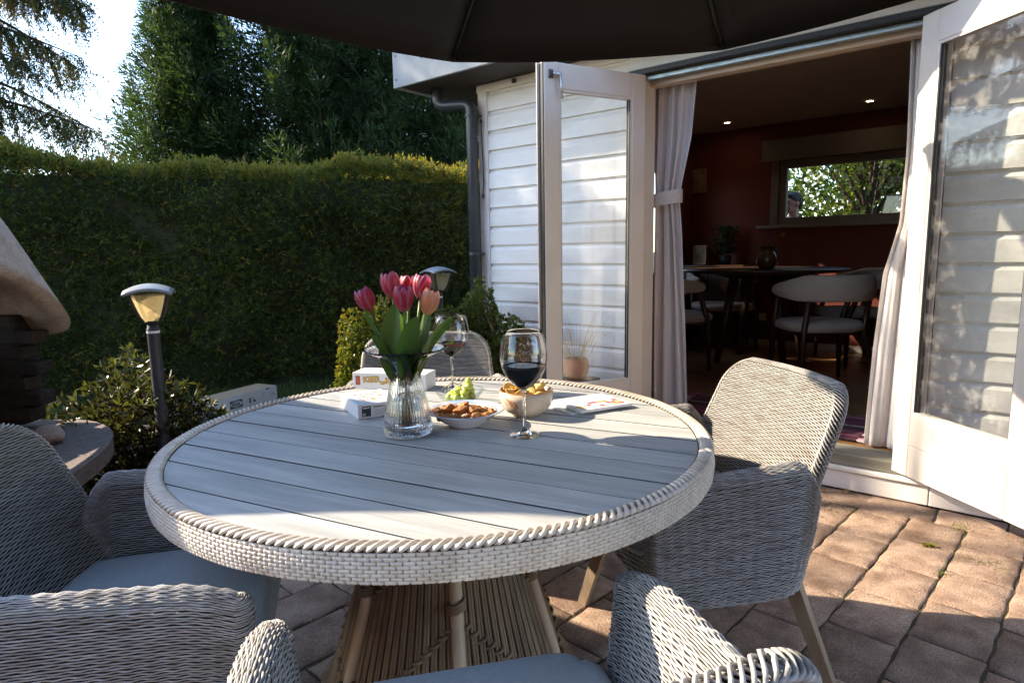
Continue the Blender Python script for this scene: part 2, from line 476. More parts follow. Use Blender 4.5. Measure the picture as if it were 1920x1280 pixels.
link('grass', arr_mesh('grass', V, F, rng.random(len(F))), mat=m_grass, label='short green grass at the foot of the clipped hedge', cat='grass', kind='stuff')

# ------------------------------------------------------------------ house
house = empty('house', HO, WA, 'white timber garden house with lap siding, flat grey roof edge and open french doors', 'house')
UL, UR, OL, OR_, OB, OT = -3.12, 3.0, -1.82, -0.42, 0.19, 2.25
w = MB()
w.box(UL + 0.01, OL - 0.03, 0, 0.13, 0, 2.5)
w.box(OR_ + 0.03, UR, 0, 0.13, 0, 2.5)
w.box(OL - 0.03, OR_ + 0.03, 0, 0.13, OT + 0.05, 2.5)
w.box(OL - 0.03, OR_ + 0.03, 0.0, 0.13, 0, OB - 0.08)
w.build('outer_wall', house, m_white)
GW = (1.95, 2.85, ((0.95, 2.08),))                     # side window: along the wall, two panes high
w = MB()
for a, b, c, d in ((0.13, GW[0], 0, 2.5), (GW[1], 3.55, 0, 2.5), (GW[0], GW[1], 0, 0.95), (GW[0], GW[1], 2.08, 2.5)): w.box(UL, UL + 0.119, a, b, c, d)
w.build('gable_wall', house, m_white)
for a, b, c, d in ((0.146, GW[0], 0.188, 2.504), (GW[1], 3.419, 0.188, 2.504), (GW[0], GW[1], 0.188, 0.95), (GW[0], GW[1], 2.08, 2.504)): MB().box(UL + 0.1195, UL + 0.13, a + 0.0005, b - 0.0005, c, d).build('inner_panel', house, m_red)
w = MB(); w.box(UR - 0.1, UR, 0.13, 3.55, 0, 2.5); w.build('gable_wall', house, m_white)
# lap boards
EXP = 0.1335
def board(u0, u1, z0):
    m = MB()
    pr = [(-0.001, z0 + 0.009), (-0.025, z0 + 0.0105), (-0.0235, z0 + 0.108), (-0.010, z0 + 0.128), (-0.006, z0 + 0.129), (-0.006, z0 + 0.155), (-0.001, z0 + 0.155)]
    k = len(pr); V = [(u0, y, z) for y, z in pr] + [(u1, y, z) for y, z in pr]
    m.add(V, [(i, (i + 1) % k, k + (i + 1) % k, k + i) for i in range(k)] + [tuple(range(k))[::-1], tuple(range(k, 2 * k))])
    return m
zs0 = 2.217 - EXP * 16
for i in range(17):
    z0 = zs0 + EXP * i
    if z0 < 0.03: z0 = 0.03
    for (a, b) in ((UL + 0.075, OL - 0.105), (OR_ + 0.105, UR - 0.05)):
        board(a, b, z0).build('siding_board', house, m_white)
for a, b in ((UL - 0.012, UL + 0.073), (UR - 0.048, UR + 0.012)):
    MB().bbox(a, b, -0.032, 0.06, 0, 2.40, 0.004).build('corner_board', house, m_white)
MB().bbox(UL - 0.02, OL - 0.1, -0.034, -0.001, 2.36, 2.415, 0.004).build('frieze_board', house, m_white)
MB().bbox(OL - 0.098, OR_ + 0.098, -0.036, -0.001, 2.285, 2.415, 0.005).build('door_header', house, m_white)
MB().bbox(OR_ + 0.1, UR - 0.05, -0.034, -0.001, 2.36, 2.415, 0.004).build('frieze_board', house, m_white)
for a, b in ((OL - 0.1, OL - 0.002), (OR_ + 0.002, OR_ + 0.1)):
    MB().bbox(a, b, -0.034, 0.128, 0.12, 2.283, 0.004).build('door_jamb', house, m_frame)
MB().bbox(OL - 0.1, OR_ + 0.1, -0.05, 0.10, 2.252, 2.282, 0.003).build('door_head', house, m_dark)
MB().bbox(OL - 0.02, OR_ + 0.02, 0.0, 0.05, 2.225, 2.251, 0.003).build('screen_track', house, mat('track_metal', (0.16, 0.2, 0.2), (0.45, 0.5, 0.5), 60, 0.35, stretch=(0.3, 4, 4), metal=0.6))
MB().bbox(OL - 0.02, OR_ + 0.02, 0.052, 0.128, 2.20, 2.251, 0.003).build('inner_head', house, mat('cream_wood', (0.5, 0.40, 0.30), (0.56, 0.46, 0.36), 8, 0.5))
m_sill = mat('weathered_sill', (0.21, 0.20, 0.165), (0.33, 0.315, 0.265), 16, 0.7, 0.35, 60, stretch=(0.25, 2, 2), c3=(0.14, 0.14, 0.11), scale3=4)
MB().bbox(OL - 0.06, OR_ + 0.06, -0.055, 0.13, 0.128, 0.19, 0.006).build('threshold', house, m_sill)
for a, b in ((UL, OL - 0.4), (OL - 0.397, OR_ + 0.14), (OR_ + 0.143, UR)):
    MB().bbox(a, b, -0.062, -0.0255, 0.004, 0.098, 0.004).build('plinth_board', house, m_white)
MB().bbox(OL - 0.3, OR_ + 0.14, -0.075, -0.026, 0.101, 0.1265, 0.005).build('drip_board', house, m_white)
# eaves, roof edge
m_soff = mat('soffit_brown', (0.045, 0.038, 0.034), (0.06, 0.05, 0.045), 6, 0.7, stretch=(0.3, 3, 1))
MB().box(-3.575, UR + 0.4, -0.385, -0.001, 2.418, 2.44).box(-3.575, UL - 0.001, -0.001, 3.95, 2.418, 2.44).build('soffit', house, m_soff)
m_roof = mat('roof_felt', (0.05, 0.05, 0.052), (0.08, 0.08, 0.08), 20, 0.9)
MB().box(-3.57, UR + 0.4, -0.38, 3.95, 2.531, 2.70).build('roof', house, m_roof)
m_fas = mat('fascia_grey', (0.22, 0.245, 0.255), (0.27, 0.29, 0.30), 3, 0.45, c3=(0.31, 0.33, 0.335), scale3=3)
f_ = MB().bbox(-3.60, UR + 0.4, -0.405, -0.383, 2.405, 2.69, 0.004).build('fascia', house, m_fas)
for (u, z) in ((-3.565, 2.62), (-3.565, 2.46), (-3.30, 2.56), (-2.9, 2.62), (-2.9, 2.46)):
    s_ = MB().lathe([(0.006, 0), (0.004, 0.004)], 8, cap1=True).build('screw_head', f_, m_dark)
    s_.location = (u, -0.405, z); s_.rotation_euler = (R(90), 0, 0)
MB().bbox(-3.60, -3.578, -0.381, 3.95, 2.405, 2.69, 0.004).build('fascia', house, m_fas)
MB().bbox(-3.615, UR + 0.4, -0.42, -0.36, 2.692, 2.72, 0.005).build('roof_trim', house, mat('roof_trim_white', (0.72, 0.73, 0.74), None, 5, 0.35))
MB().bbox(-3.615, -3.555, -0.359, 3.95, 2.692, 2.72, 0.005).build('roof_trim', house, MATS['roof_trim_white'])
# downpipe
dp = MB(); pts = [(-3.40, -0.16, 2.43), (-3.40, -0.16, 2.34), (-3.395, -0.155, 2.315), (-3.375, -0.15, 2.30), (-3.34, -0.145, 2.292), (-3.20, -0.105, 2.286), (-3.165, -0.098, 2.278), (-3.145, -0.094, 2.26), (-3.138, -0.092, 2.23), (-3.138, -0.092, 0.03)]
dp.tube(pts, 0.041, 20)
pipe = dp.build('downpipe', house, m_pipe, True)
for z in (2.19, 1.22, 0.35):
    c_ = MB(); c_.lathe([(0.0425, 0), (0.047, 0.002), (0.047, 0.022), (0.0425, 0.024)], 20, (-3.138, -0.092, z), cap0=False)
    c_.box(-3.145, -3.09, -0.07, -0.03, z + 0.006, z + 0.018)
    c_.build('pipe_bracket', pipe, m_pipe)
cb_ = MB(); cb_.tube([(-3.082, -0.055, 2.16), (-3.086, -0.05, 2.1), (-3.08, -0.046, 1.9), (-3.077, -0.046, 1.72), (-3.083, -0.05, 1.66)], 0.004, 6)
cb_.lathe([(0.006, 0), (0.009, 0.01), (0.006, 0.03)], 8, (-3.083, -0.05, 1.63), cap1=True)
cb_.lathe([(0.008, 0), (0.010, 0.012), (0.004, 0.03)], 8, (-3.082, -0.055, 2.15), cap1=True)
cb_.build('cable', house, m_dark)
MB().bbox(-2.80, -2.77, -0.055, -0.034, 2.372, 2.40, 0.004).build('bird_box_hole', house, m_dark)

# french door leaves
def leaf(ang, width, pane_m, free_seal):
    d = empty('door', (0, 0, 0), R(ang), parent=house)
    t, sw, z0, z1, tr, br = 0.045, 0.095, 0.15, 2.243, 0.135, 0.305
    for a, b in ((0.0, sw), (width - sw, width)):
        MB().bbox(a, b, -t / 2, t / 2, z0, z1, 0.004).build('stile', d, m_frame)
    MB().bbox(sw + 0.0005, width - sw - 0.0005, -t / 2 + 0.001, t / 2 - 0.001, z1 - tr, z1 - 0.001, 0.003).build('rail', d, m_frame)
    MB().bbox(sw + 0.0005, width - sw - 0.0005, -t / 2 + 0.001, t / 2 - 0.001, z0 + 0.155, z0 + br, 0.003).build('rail', d, m_frame)
    MB().bbox(sw + 0.0005, width - sw - 0.0005, -t / 2 + 0.001, t / 2 - 0.001, z0 + 0.001, z0 + 0.153, 0.003).build('rail', d, m_frame)
    MB().box(sw - 0.004, width - sw + 0.004, -0.004, 0.004, z0 + br - 0.004, z1 - tr + 0.004).build('pane', d, pane_m)
    bd = MB()
    for s in (-1, 1):
        y0, y1 = (0.0045, 0.018) if s > 0 else (-0.018, -0.0045)
        bd.box(sw, sw + 0.012, y0, y1, z0 + br, z1 - tr); bd.box(width - sw - 0.012, width - sw, y0, y1, z0 + br, z1 - tr)
        bd.box(sw + 0.012, width - sw - 0.012, y0, y1, z0 + br, z0 + br + 0.012); bd.box(sw + 0.012, width - sw - 0.012, y0, y1, z1 - tr - 0.012, z1 - tr)
    bd.build('glazing_bead', d, m_frame)
    gk = MB()
    for s in (-1, 1):
        gk.box(sw + 0.012, sw + 0.0165, s * 0.011 - 0.004, s * 0.011 + 0.004, z0 + br + 0.012, z1 - tr - 0.012)
        gk.box(width - sw - 0.0165, width - sw - 0.012, s * 0.011 - 0.004, s * 0.011 + 0.004, z0 + br + 0.012, z1 - tr - 0.012)
    gk.build('gasket', d, m_dark)
    for z in (0.35, 1.2, 2.0):
        h = MB(); h.lathe([(0.008, -0.04), (0.008, 0.04)], 10, cap1=True); h.box(0, 0.035, -0.002, 0.002, -0.035, 0.035)
        o = h.build('hinge', d, m_steel); o.location = (-0.004, (-t / 2 - 0.004) * free_seal, z)
    MB().box(width + 0.0005, width + 0.006, -t / 2 + 0.004 * (1 if free_seal > 0 else 2), t / 2 - 0.006, z0 + 0.01, z1 - 0.01).build('edge_seal', d, m_dark)
    sgn = -free_seal
    MB().bbox(width - 0.018, width + 0.022, sgn * 0.0235 - 0.003, sgn * 0.0235 + 0.005, z0, z1 - 0.005, 0.002).build('rebate_lip', d, m_frame)
    return d, width, t
dl, wl_, t_ = leaf(-113, 0.69, m_pane, 1)
dl.location = (OL + 0.005, -0.045, 0)
# casement stay on the upper corner of the left leaf
hk = MB(); hk.bbox(0.635, 0.665, 0.023, 0.03, 2.155, 2.20, 0.002)
hk.tube([(0.64, 0.034, 2.178), (0.60, 0.036, 2.176)], 0.008, 10)
hk.lathe([(0.013, 0), (0.013, 0.016)], 14, (0.605, 0.04, 2.168), cap1=True)
hk.tube([(0.605, 0.05, 2.17), (0.598, 0.052, 2.10), (0.59, 0.048, 2.05)], [0.006, 0.006, 0.004], 8)
hk.build('stay_hook', dl, m_steel, True)
dr, wr_, _ = leaf(-42, 0.69, m_pane_dirty, -1)
dr.location = (OR_ - 0.005, -0.045, 0)

# room inside
BN, CZ_, FZ = 3.42, 2.53, 0.188
MB().box(UL + 0.1, UR - 0.1, 0.128, BN, 0.1, FZ).build('floor', house, mat('oak_floor', (0.24, 0.115, 0.045), (0.32, 0.165, 0.07), 6, 0.3, 0.05, 30, stretch=(0.5, 6, 1), spec=0.5))
WL, WR, WB, WT = -2.06, -0.25, 1.47, 2.12
iw = MB()
iw.box(UL + 0.1, WL, BN, BN + 0.13, 0.0, 2.5); iw.box(WR, UR - 0.1, BN, BN + 0.13, 0.0, 2.5)
iw.box(WL, WR, BN, BN + 0.13, 0.0, WB); iw.box(WL, WR, BN, BN + 0.13, WT, 2.5)
iw.build('back_wall', house, m_red)
for a, b, c, d in ((UR - 0.12, UR - 0.101, 0.131, BN - 0.001), (UL + 0.1205, OL - 0.1, 0.131, 0.145), (OR_ + 0.1, UR - 0.1205, 0.131, 0.145)):
    MB().box(a, b, c, d, FZ, 2.504).build('inner_wall', house, m_red)
MB().box(UL + 0.1, UR - 0.1, 0.131, BN, 2.505, 2.53).build('ceiling', house, m_ceil)
MB().bbox(UL + 0.12, UR - 0.12, BN - 0.018, BN - 0.001, FZ, FZ + 0.07, 0.003).build('skirting_board', house, mat('skirting_white', (0.6, 0.55, 0.48), None, 4, 0.5))
m_wfr = mat('window_frame_grey', (0.20, 0.175, 0.155), (0.25, 0.22, 0.19), 6, 0.45)
for z0_, z1_ in GW[2]:
    sw_ = MB()
    for c, d, e_, f_2 in ((GW[0], GW[0] + 0.05, z0_, z1_), (GW[1] - 0.05, GW[1], z0_, z1_), (GW[0] + 0.05, GW[1] - 0.05, z0_, z0_ + 0.05), (GW[0] + 0.05, GW[1] - 0.05, z1_ - 0.05, z1_)): sw_.bbox(UL + 0.02, UL + 0.08, c, d, e_, f_2, 0.004)
    so_ = sw_.build('window', house, m_wfr)
    MB().box(UL + 0.05, UL + 0.055, GW[0] + 0.045, GW[1] - 0.045, z0_ + 0.045, z1_ - 0.045).build('pane', so_, m_pane)
wf = MB()
for a, b, c, d in ((WL, WL + 0.075, WB, WT), (WR - 0.075, WR, WB, WT), (WL + 0.075, WR - 0.075, WB, WB + 0.075), (WL + 0.075, WR - 0.075, WT - 0.075, WT)):
    wf.bbox(a, b, BN + 0.02, BN + 0.09, c, d, 0.004)
wf.bbox(WL - 0.07, WL, BN - 0.02, BN - 0.001, WB - 0.02, WT + 0.06, 0.004); wf.bbox(WR, WR + 0.07, BN - 0.02, BN - 0.001, WB - 0.02, WT + 0.06, 0.004)
bw = wf.build('window', house, m_wfr)
MB().box(WL + 0.07, WR - 0.07, BN + 0.05, BN + 0.056, WB + 0.07, WT - 0.07).build('pane', bw, m_pane)
MB().bbox(WL - 0.19, WR + 0.15, BN - 0.09, BN + 0.02, WB - 0.035, WB - 0.0005, 0.006).build('window_sill', bw, m_wfr)
# two recessed downlights
for (u, n_) in ((-2.47, 3.02), (-1.18, 2.97)):
    dlm = empty('downlight', (u, n_, 2.504), parent=house)
    MB().lathe([(0.042, 0), (0.042, -0.006), (0.032, -0.006), (0.03, -0.001)], 20, cap0=False).build('trim_ring', dlm, m_steel)
    MB().lathe([(0.0301, -0.0012), (0.0, -0.0013)], 20, cap0=False).build('lamp_disc', dlm, emit_mat('downlight_glow', (1.0, 0.72, 0.42), 9.0))
sk = MB(); sk.bbox(-0.04, 0.04, -0.012, 0, -0.04, 0.04, 0.004); o = sk.build('wall_socket', house, m_white); o.location = (-2.17, BN - 0.001, 0.50)

# roller blind in front of the back window
bl = empty('roman_blind', HL(WL - 0.14, BN - 0.12, 2.11), WA, 'grey folded roman blind pulled up over the back window', 'blind')
m_blind = mat('blind_fabric', (0.15, 0.13, 0.115), (0.18, 0.155, 0.135), 40, 0.85, 0.2, 300)
for k in range(5):
    b_ = MB(); zt = 0.20 - k * 0.012; b_.bbox(0, 1.95 + 0.0, 0.012 * k, 0.012 * k + 0.01, 0.012 * k, zt + 0.01, 0.003)
    b_.build('fold', bl, m_blind)
MB().tube([(-0.005, -0.004, 0.004), (1.955, -0.004, 0.004)], 0.006, 8).build('bottom_bar', bl, m_blind, True)

# ------------------------------------------------------------------ curtains
m_curt = mat('curtain_linen', (0.80, 0.78, 0.79), (0.84, 0.82, 0.83), 30, 0.85, 0.25, 220, sheen=0.2)
def add_translucent(m, f):
    N, L = m.node_tree.nodes, m.node_tree.links
    b = N['Principled BSDF']; tr = N.new('ShaderNodeBsdfTranslucent'); tr.inputs[0].default_value = (0.8, 0.76, 0.72, 1)
    mx = N.new('ShaderNodeMixShader'); mx.inputs[0].default_value = f
    L.new(b.outputs[0], mx.inputs[1]); L.new(tr.outputs[0], mx.inputs[2]); L.new(mx.outputs[0], N['Material Output'].inputs[0])
add_translucent(m_curt, 0.38)
def curtain(label, prof, folds, tie=None, seed=0):
    """prof: list of (z, uL, uR, depth centre, amplitude)"""
    r = random.Random(seed); ph = r.random() * 6
    e = empty('curtain', HO, WA, label, 'curtain')
    zs = np.linspace(prof[0][0], prof[-1][0], 60); cols_ = 90
    P = np.array(prof); G = []
    for z in zs:
        uL, uR, dc, am = [np.interp(-z, -P[:, 0], P[:, k]) for k in (1, 2, 3, 4)]
        row = []
        for j in range(cols_):
            s = j / (cols_ - 1); a = s * folds * 2 * math.pi + ph + 0.5 * math.sin(z * 2 + s * 5)
            row.append((uL + (uR - uL) * s + am * 0.35 * math.sin(a * 0.5 + z), dc + am * (math.sin(a) + 0.35 * math.sin(2.3 * a + z * 1.5)), z))
        G.append(row)
    m = MB(); m.grid(G)
    o = m.build('cloth', e, m_curt, True)
    sd = o.modifiers.new('thickness', 'SOLIDIFY'); sd.thickness = 0.003
    if tie:
        z, uL, uR, dc, am = tie; t = MB(); G = []
        for k in range(9):
            zz = z - 0.04 + 0.08 * k / 8
            G.append([((uL + uR) / 2 + ((uR - uL) / 2 + 0.006) * math.cos(a), dc + (am * 1.3 + 0.006) * math.sin(a), zz + 0.012 * math.cos(a)) for a in np.linspace(0, 2 * math.pi, 33)])
        t.grid(G); t.build('tieback', e, m_curt, True)
    return e
curtain('pale curtain gathered by a tieback beside the door leaf with the steel stay', [(2.24, -1.85, -1.575, 0.165, 0.014), (1.9, -1.85, -1.60, 0.165, 0.016), (1.62, -1.845, -1.655, 0.165, 0.019), (1.54, -1.845, -1.665, 0.165, 0.020), (1.35, -1.845, -1.645, 0.165, 0.019), (0.8, -1.85, -1.61, 0.165, 0.019), (0.195, -1.85, -1.585, 0.165, 0.019)],
        3.5, (1.55, -1.848, -1.66, 0.165, 0.03), 1)
curtain('thin pale curtain hanging loose beside the sunlit door leaf with streaked glass', [(2.23, -0.50, -0.425, 0.16, 0.014), (1.7, -0.49, -0.425, 0.17, 0.018), (1.35, -0.50, -0.425, 0.17, 0.02), (1.1, -0.56, -0.43, 0.18, 0.014), (0.7, -0.585, -0.43, 0.17, 0.016), (0.2, -0.60, -0.43, 0.15, 0.018)],
        2.5, None, 2)

# ------------------------------------------------------------------ furniture in the room
m_seat = mat('boucle_beige', (0.42, 0.37, 0.32), (0.50, 0.45, 0.39), 60, 0.9, 0.5, 200, sheen=0.3)
def rounded_slab(m, cx, cy, a, b, z0, z1, e=2.6, n=40, r=0.03):
    rings = [(0.0, z0), (0.9, z0), (0.985, z0 + r * 0.4), (1.0, (z0 + z1) / 2), (0.985, z1 - r * 0.4), (0.9, z1 - 0.002), (0.5, z1 + 0.006), (0.0, z1 + 0.008)]
    prof = []
    V = []; F = []
    for k, (s, z) in enumerate(rings):
        for i in range(n):
            t = 2 * math.pi * i / n; c, q = math.cos(t), math.sin(t)
            V.append((cx + a * s * math.copysign(abs(c) ** (2 / e), c), cy + b * s * math.copysign(abs(q) ** (2 / e), q), z))
    for k in range(len(rings) - 1):
        for i in range(n): F.append((k * n + i, k * n + (i + 1) % n, (k + 1) * n + (i + 1) % n, (k + 1) * n + i))
    m.add(V, F)
def dining_chair(loc, rz, label):
    e = empty('dining_chair', loc, rz, label, 'chair', 'dining chairs round the indoor table'); e.scale = (1.1, 1.1, 1.06)
    s = MB(); rounded_slab(s, 0, 0, 0.27, 0.26, 0.395, 0.465, 2.8); s.build('seat', e, m_seat, True)
    G = []
    for k in range(9):
        f = k / 8; row = []
        for i in range(41):
            a = math.pi * (-0.12 + 1.24 * i / 40)
            cut = abs(i - 20) / 20
            top = 0.80 - 0.10 * max(0, cut - 0.45) / 0.55; bot = 0.62 + 0.05 * max(0, cut - 0.55) / 0.45
            z = bot + (top - bot) * f
            rr = 0.285 + 0.018 * math.sin(math.pi * f)
            row.append((rr * math.cos(a), -0.02 - (rr + 0.03) * math.sin(a), z))
        G.append(row)
    b = MB(); b.grid(G); bo = b.build('backrest', e, m_seat, True)
    sd = bo.modifiers.new('pad', 'SOLIDIFY'); sd.thickness = 0.045; sd.offset = 0
    bo.modifiers.new('round', 'SUBSURF').render_levels = 1
    for sx in (-1, 1):
        l = MB(); l.tube([(sx * 0.27, 0.16, 0.0), (sx * 0.25, 0.15, 0.40), (sx * 0.275, 0.06, 0.66)], [0.014, 0.022, 0.018], 10); l.build('leg', e, m_darkwood, True)
        l = MB(); l.tube([(sx * 0.27, -0.27, 0.0), (sx * 0.21, -0.19, 0.40), (sx * 0.21, -0.235, 0.64)], [0.014, 0.022, 0.018], 10); l.build('leg', e, m_darkwood, True)
    r_ = MB(); r_.tube([(-0.24, 0.14, 0.385), (0.24, 0.14, 0.385), (0.2, -0.18, 0.385), (-0.2, -0.18, 0.385)], 0.016, 8, closed=True); r_.build('seat_rail', e, m_darkwood)
    return e
TCX, TCY = -1.87, 2.42
for (u, n_, lab) in ((-1.22, 1.74, 'beige tub dining chair with dark legs nearest the open doorway rug'), (-2.42, 1.80, 'beige dining chair half hidden behind the gathered curtain'), (-2.45, 2.98, 'beige dining chair on the picture side of the indoor table, against the back wall'), (-1.22, 2.92, 'beige dining chair under the back window, behind the tub chair')):
    p = HL(u, n_, FZ); a = math.atan2(-(TCX - u), (TCY - n_)) + WA
    dining_chair(p, a, lab)
dt = empty('dining_table', HL(TCX, TCY, FZ), WA, 'round dark walnut dining table inside the red room', 'table')
MB().lathe([(0.0, 0.835), (0.68, 0.835), (0.715, 0.845), (0.72, 0.858), (0.712, 0.866), (0.0, 0.866)], 64, cap0=False).build('table_top', dt, m_darkwood, True)
for k in range(4):
    a = R(45 + 90 * k); l = MB(); l.tube([(0.42 * math.cos(a), 0.42 * math.sin(a), 0), (0.26 * math.cos(a), 0.26 * math.sin(a), 0.83)], [0.03, 0.045], 12); l.build('leg', dt, m_darkwood, True)
MB().lathe([(0.3, 0.78), (0.5, 0.833)], 40, cap1=True).build('apron', dt, m_darkwood, True)
# jug with a drooping tulip
jp = HL(-1.80, 2.30, FZ + 0.8665)
jug = empty('ceramic_jug', jp, 0.4, 'brown glazed jug with frilled rim on the indoor dining table', 'jug')
m_jug = mat('jug_glaze', (0.12, 0.08, 0.05), (0.17, 0.12, 0.08), 12, 0.15, spec=0.6, coat=0.5)
jb = MB(); jb.lathe([(0.055, 0), (0.075, 0.02), (0.092, 0.06), (0.09, 0.10), (0.068, 0.14), (0.056, 0.165), (0.07, 0.19), (0.082, 0.2), (0.078, 0.2), (0.052, 0.165), (0.06, 0.14), (0.08, 0.09), (0.05, 0.012)], 48,
            mod=lambda a, r, z: 1 + (0.10 * math.sin(5 * a) if z > 0.185 else 0), cap1=True)
jb.build('body', jug, m_jug, True)
h_ = MB(); h_.tube([(0.062, 0, 0.165), (0.10, 0, 0.17), (0.118, 0, 0.13), (0.105, 0, 0.09), (0.088, 0, 0.07)], 0.010, 10); h_.build('handle', jug, m_jug, True)
tj = empty('tulip', jp + Vector((0.02, 0, 0.15)), 0, 'single drooping orange tulip in the brown jug', 'tulip')
s_ = MB(); s_.tube([(0, 0, -0.10), (0.01, 0, 0.05), (0.05, 0.0, 0.10), (0.09, 0, 0.13)], 0.004, 8); s_.build('stem', tj, mat('stem_green', (0.10, 0.16, 0.03), (0.14, 0.2, 0.05), 20, 0.5), True)
b_ = MB(); b_.lathe([(0.004, 0), (0.016, 0.012), (0.019, 0.03), (0.010, 0.055), (0.0, 0.06)], 12, cap0=True); o = b_.build('bud', tj, mat('bud_orange', (0.5, 0.16, 0.06), (0.6, 0.25, 0.1), 20, 0.5), True); o.location = (0.088, 0, 0.128); o.rotation_euler = (0, R(50), 0)
# framed pictures, leaning frame on a cabinet, house plant
m_oak = mat('oak_frame', (0.30, 0.19, 0.09), (0.38, 0.25, 0.13), 12, 0.5)
def picture(loc, w_, h_, label):
    e = empty('picture_frame', loc, WA, label, 'picture frame'); t = 0.02
    for a, b, c, d in ((-w_ / 2, w_ / 2, 0, t), (-w_ / 2, w_ / 2, h_ - t, h_), (-w_ / 2, -w_ / 2 + t, t, h_ - t), (w_ / 2 - t, w_ / 2, t, h_ - t)):
        MB().bbox(a, b, -0.022, -0.001, c, d, 0.003).build('frame_bar', e, m_oak)
    MB().box(-w_ / 2 + t, w_ / 2 - t, -0.010, -0.004, t, h_ - t).build('print', e, mat('print_paper', (0.35, 0.28, 0.2), (0.10, 0.07, 0.05), 6, 0.6))
picture(HL(-2.93, BN - 0.005, 1.86), 0.20, 0.26, 'small oak picture frame hanging on the red wall')
picture(HL(-2.80, BN - 0.20, 1.0675), 0.15, 0.21, 'little wooden picture frame standing on the dark cabinet')
cab = empty('sideboard', HL(-2.68, BN - 0.22, FZ), WA, 'dark low sideboard against the red back wall', 'sideboard')
MB().bbox(-0.30, 0.42, -0.18, 0.18, 0.10, 0.86, 0.006).build('carcass', cab, m_darkwood)
MB().bbox(-0.31, 0.43, -0.19, 0.19, 0.861, 0.8785, 0.004).build('top', cab, m_darkwood)
for sx in (-0.26, 0.38):
    for sy in (-0.14, 0.14): MB().tube([(sx, sy, 0), (sx, sy, 0.11)], [0.012, 0.018], 8).build('leg', cab, m_darkwood)
for a in (-0.295, 0.065): MB().bbox(a, a + 0.35, -0.196, -0.181, 0.13, 0.84, 0.003).build('door', cab, m_darkwood)
hp = empty('house_plant', HL(-2.52, BN - 0.2, FZ + 0.879), 0, 'dark leafy house plant in a small pot on the sideboard', 'plant')
MB().lathe([(0.05, 0), (0.065, 0.1), (0.06, 0.1), (0.05, 0.02)], 20, cap1=True).build('pot', hp, m_dark, True)
k = 160; P0 = np.tile([[0, 0, 0.1]], (k, 1)) + np.stack([rng.normal(0, 0.05, k), rng.normal(0, 0.05, k), rng.uniform(0, 0.28, k)], 1)
V, F = blades(P0, np.stack([rng.normal(0, 1, k), rng.normal(0, 1, k), rng.uniform(0.1, 1, k)], 1), rng.uniform(0.06, 0.11, k), 0.03)
link('foliage', arr_mesh('foliage', V, F, rng.random(len(F))), hp, leaf_mat('house_plant_leaf', [(0.012, 0.03, 0.012), (0.03, 0.06, 0.02)], 0.2), kind='stuff')
st = MB()
for k in range(6): a = k * 1.05; st.tube([(0, 0, 0.06), (0.03 * math.cos(a), 0.03 * math.sin(a), 0.2), (0.07 * math.cos(a), 0.07 * math.sin(a), 0.34)], 0.003, 5)
st.build('stem', hp, MATS['stem_green'])
# rag rug
def rug_mat():
    m, N, L, b = new_mat('rag_rug_stripes')
    tc = N.new('ShaderNodeTexCoord'); sp = N.new('ShaderNodeSeparateXYZ'); L.new(tc.outputs['Object'], sp.inputs[0])
    nz = N.new('ShaderNodeTexNoise'); nz.noise_dimensions = '1D'; nz.inputs['Scale'].default_value = 30; nz.inputs['Detail'].default_value = 1
    L.new(sp.outputs['Y'], nz.inputs['W'])
    rp = N.new('ShaderNodeValToRGB'); rp.color_ramp.interpolation = 'CONSTANT'
    cs = [(0.0, (0.01, 0.01, 0.012)), (0.40, (0.02, 0.02, 0.022)), (0.46, (0.30, 0.06, 0.13)), (0.51, (0.012, 0.012, 0.014)), (0.55, (0.38, 0.14, 0.20)), (0.59, (0.34, 0.30, 0.30)), (0.63, (0.02, 0.015, 0.02)), (0.68, (0.22, 0.03, 0.05))]
    el = rp.color_ramp.elements
    while len(el) < len(cs): el.new(0.5)
    for e, (p, c) in zip(el, cs): e.position = p; e.color = (*c, 1)
    L.new(nz.outputs['Fac'], rp.inputs[0]); L.new(rp.outputs[0], b.inputs['Base Color']); b.inputs['Roughness'].default_value = 0.95
    wv = N.new('ShaderNodeTexNoise'); wv.inputs['Scale'].default_value = 120; L.new(tc.outputs['Object'], wv.inputs['Vector'])
    bp = N.new('ShaderNodeBump'); bp.inputs['Strength'].default_value = 0.8; bp.inputs['Distance'].default_value = 0.01; L.new(wv.outputs['Fac'], bp.inputs['Height']); L.new(bp.outputs[0], b.inputs['Normal'])
    return m
rug = empty('rag_rug', HL(-1.20, 0.50, FZ + 0.001), WA - 0.06, 'striped pink and black rag rug with tassels inside the doorway', 'rug')
G = [[(x, y, 0.010 + 0.003 * math.sin(x * 13 + y * 7) + (0.004 * math.sin(y * 60))) for x in np.linspace(-0.58, 0.58, 50)] for y in np.linspace(-0.28, 0.28, 40)]
rg = MB(); rg.grid(G); o = rg.build('woven_mat', rug, rug_mat(), True); o.modifiers.new('t', 'SOLIDIFY').thickness = 0.008
m_tas = [mat('tassel_pale', (0.5, 0.4, 0.4), (0.62, 0.55, 0.53), 30, 0.9), mat('tassel_pink', (0.34, 0.08, 0.16), (0.42, 0.16, 0.24), 30, 0.9), mat('tassel_black', (0.015, 0.015, 0.018), (0.03, 0.03, 0.03), 30, 0.9)]
for sx in (-1, 1):
    for k in range(44):
        y = -0.275 + 0.55 * k / 43; l = random.uniform(0.05, 0.09); dy = random.uniform(-0.03, 0.03)
        MB().tube([(sx * 0.575, y, 0.01), (sx * (0.575 + l * 0.5), y + dy * 0.5, 0.014), (sx * (0.575 + l), y + dy, 0.003)], [0.004, 0.005, 0.002], 5).build('tassel', rug, random.choice(m_tas))

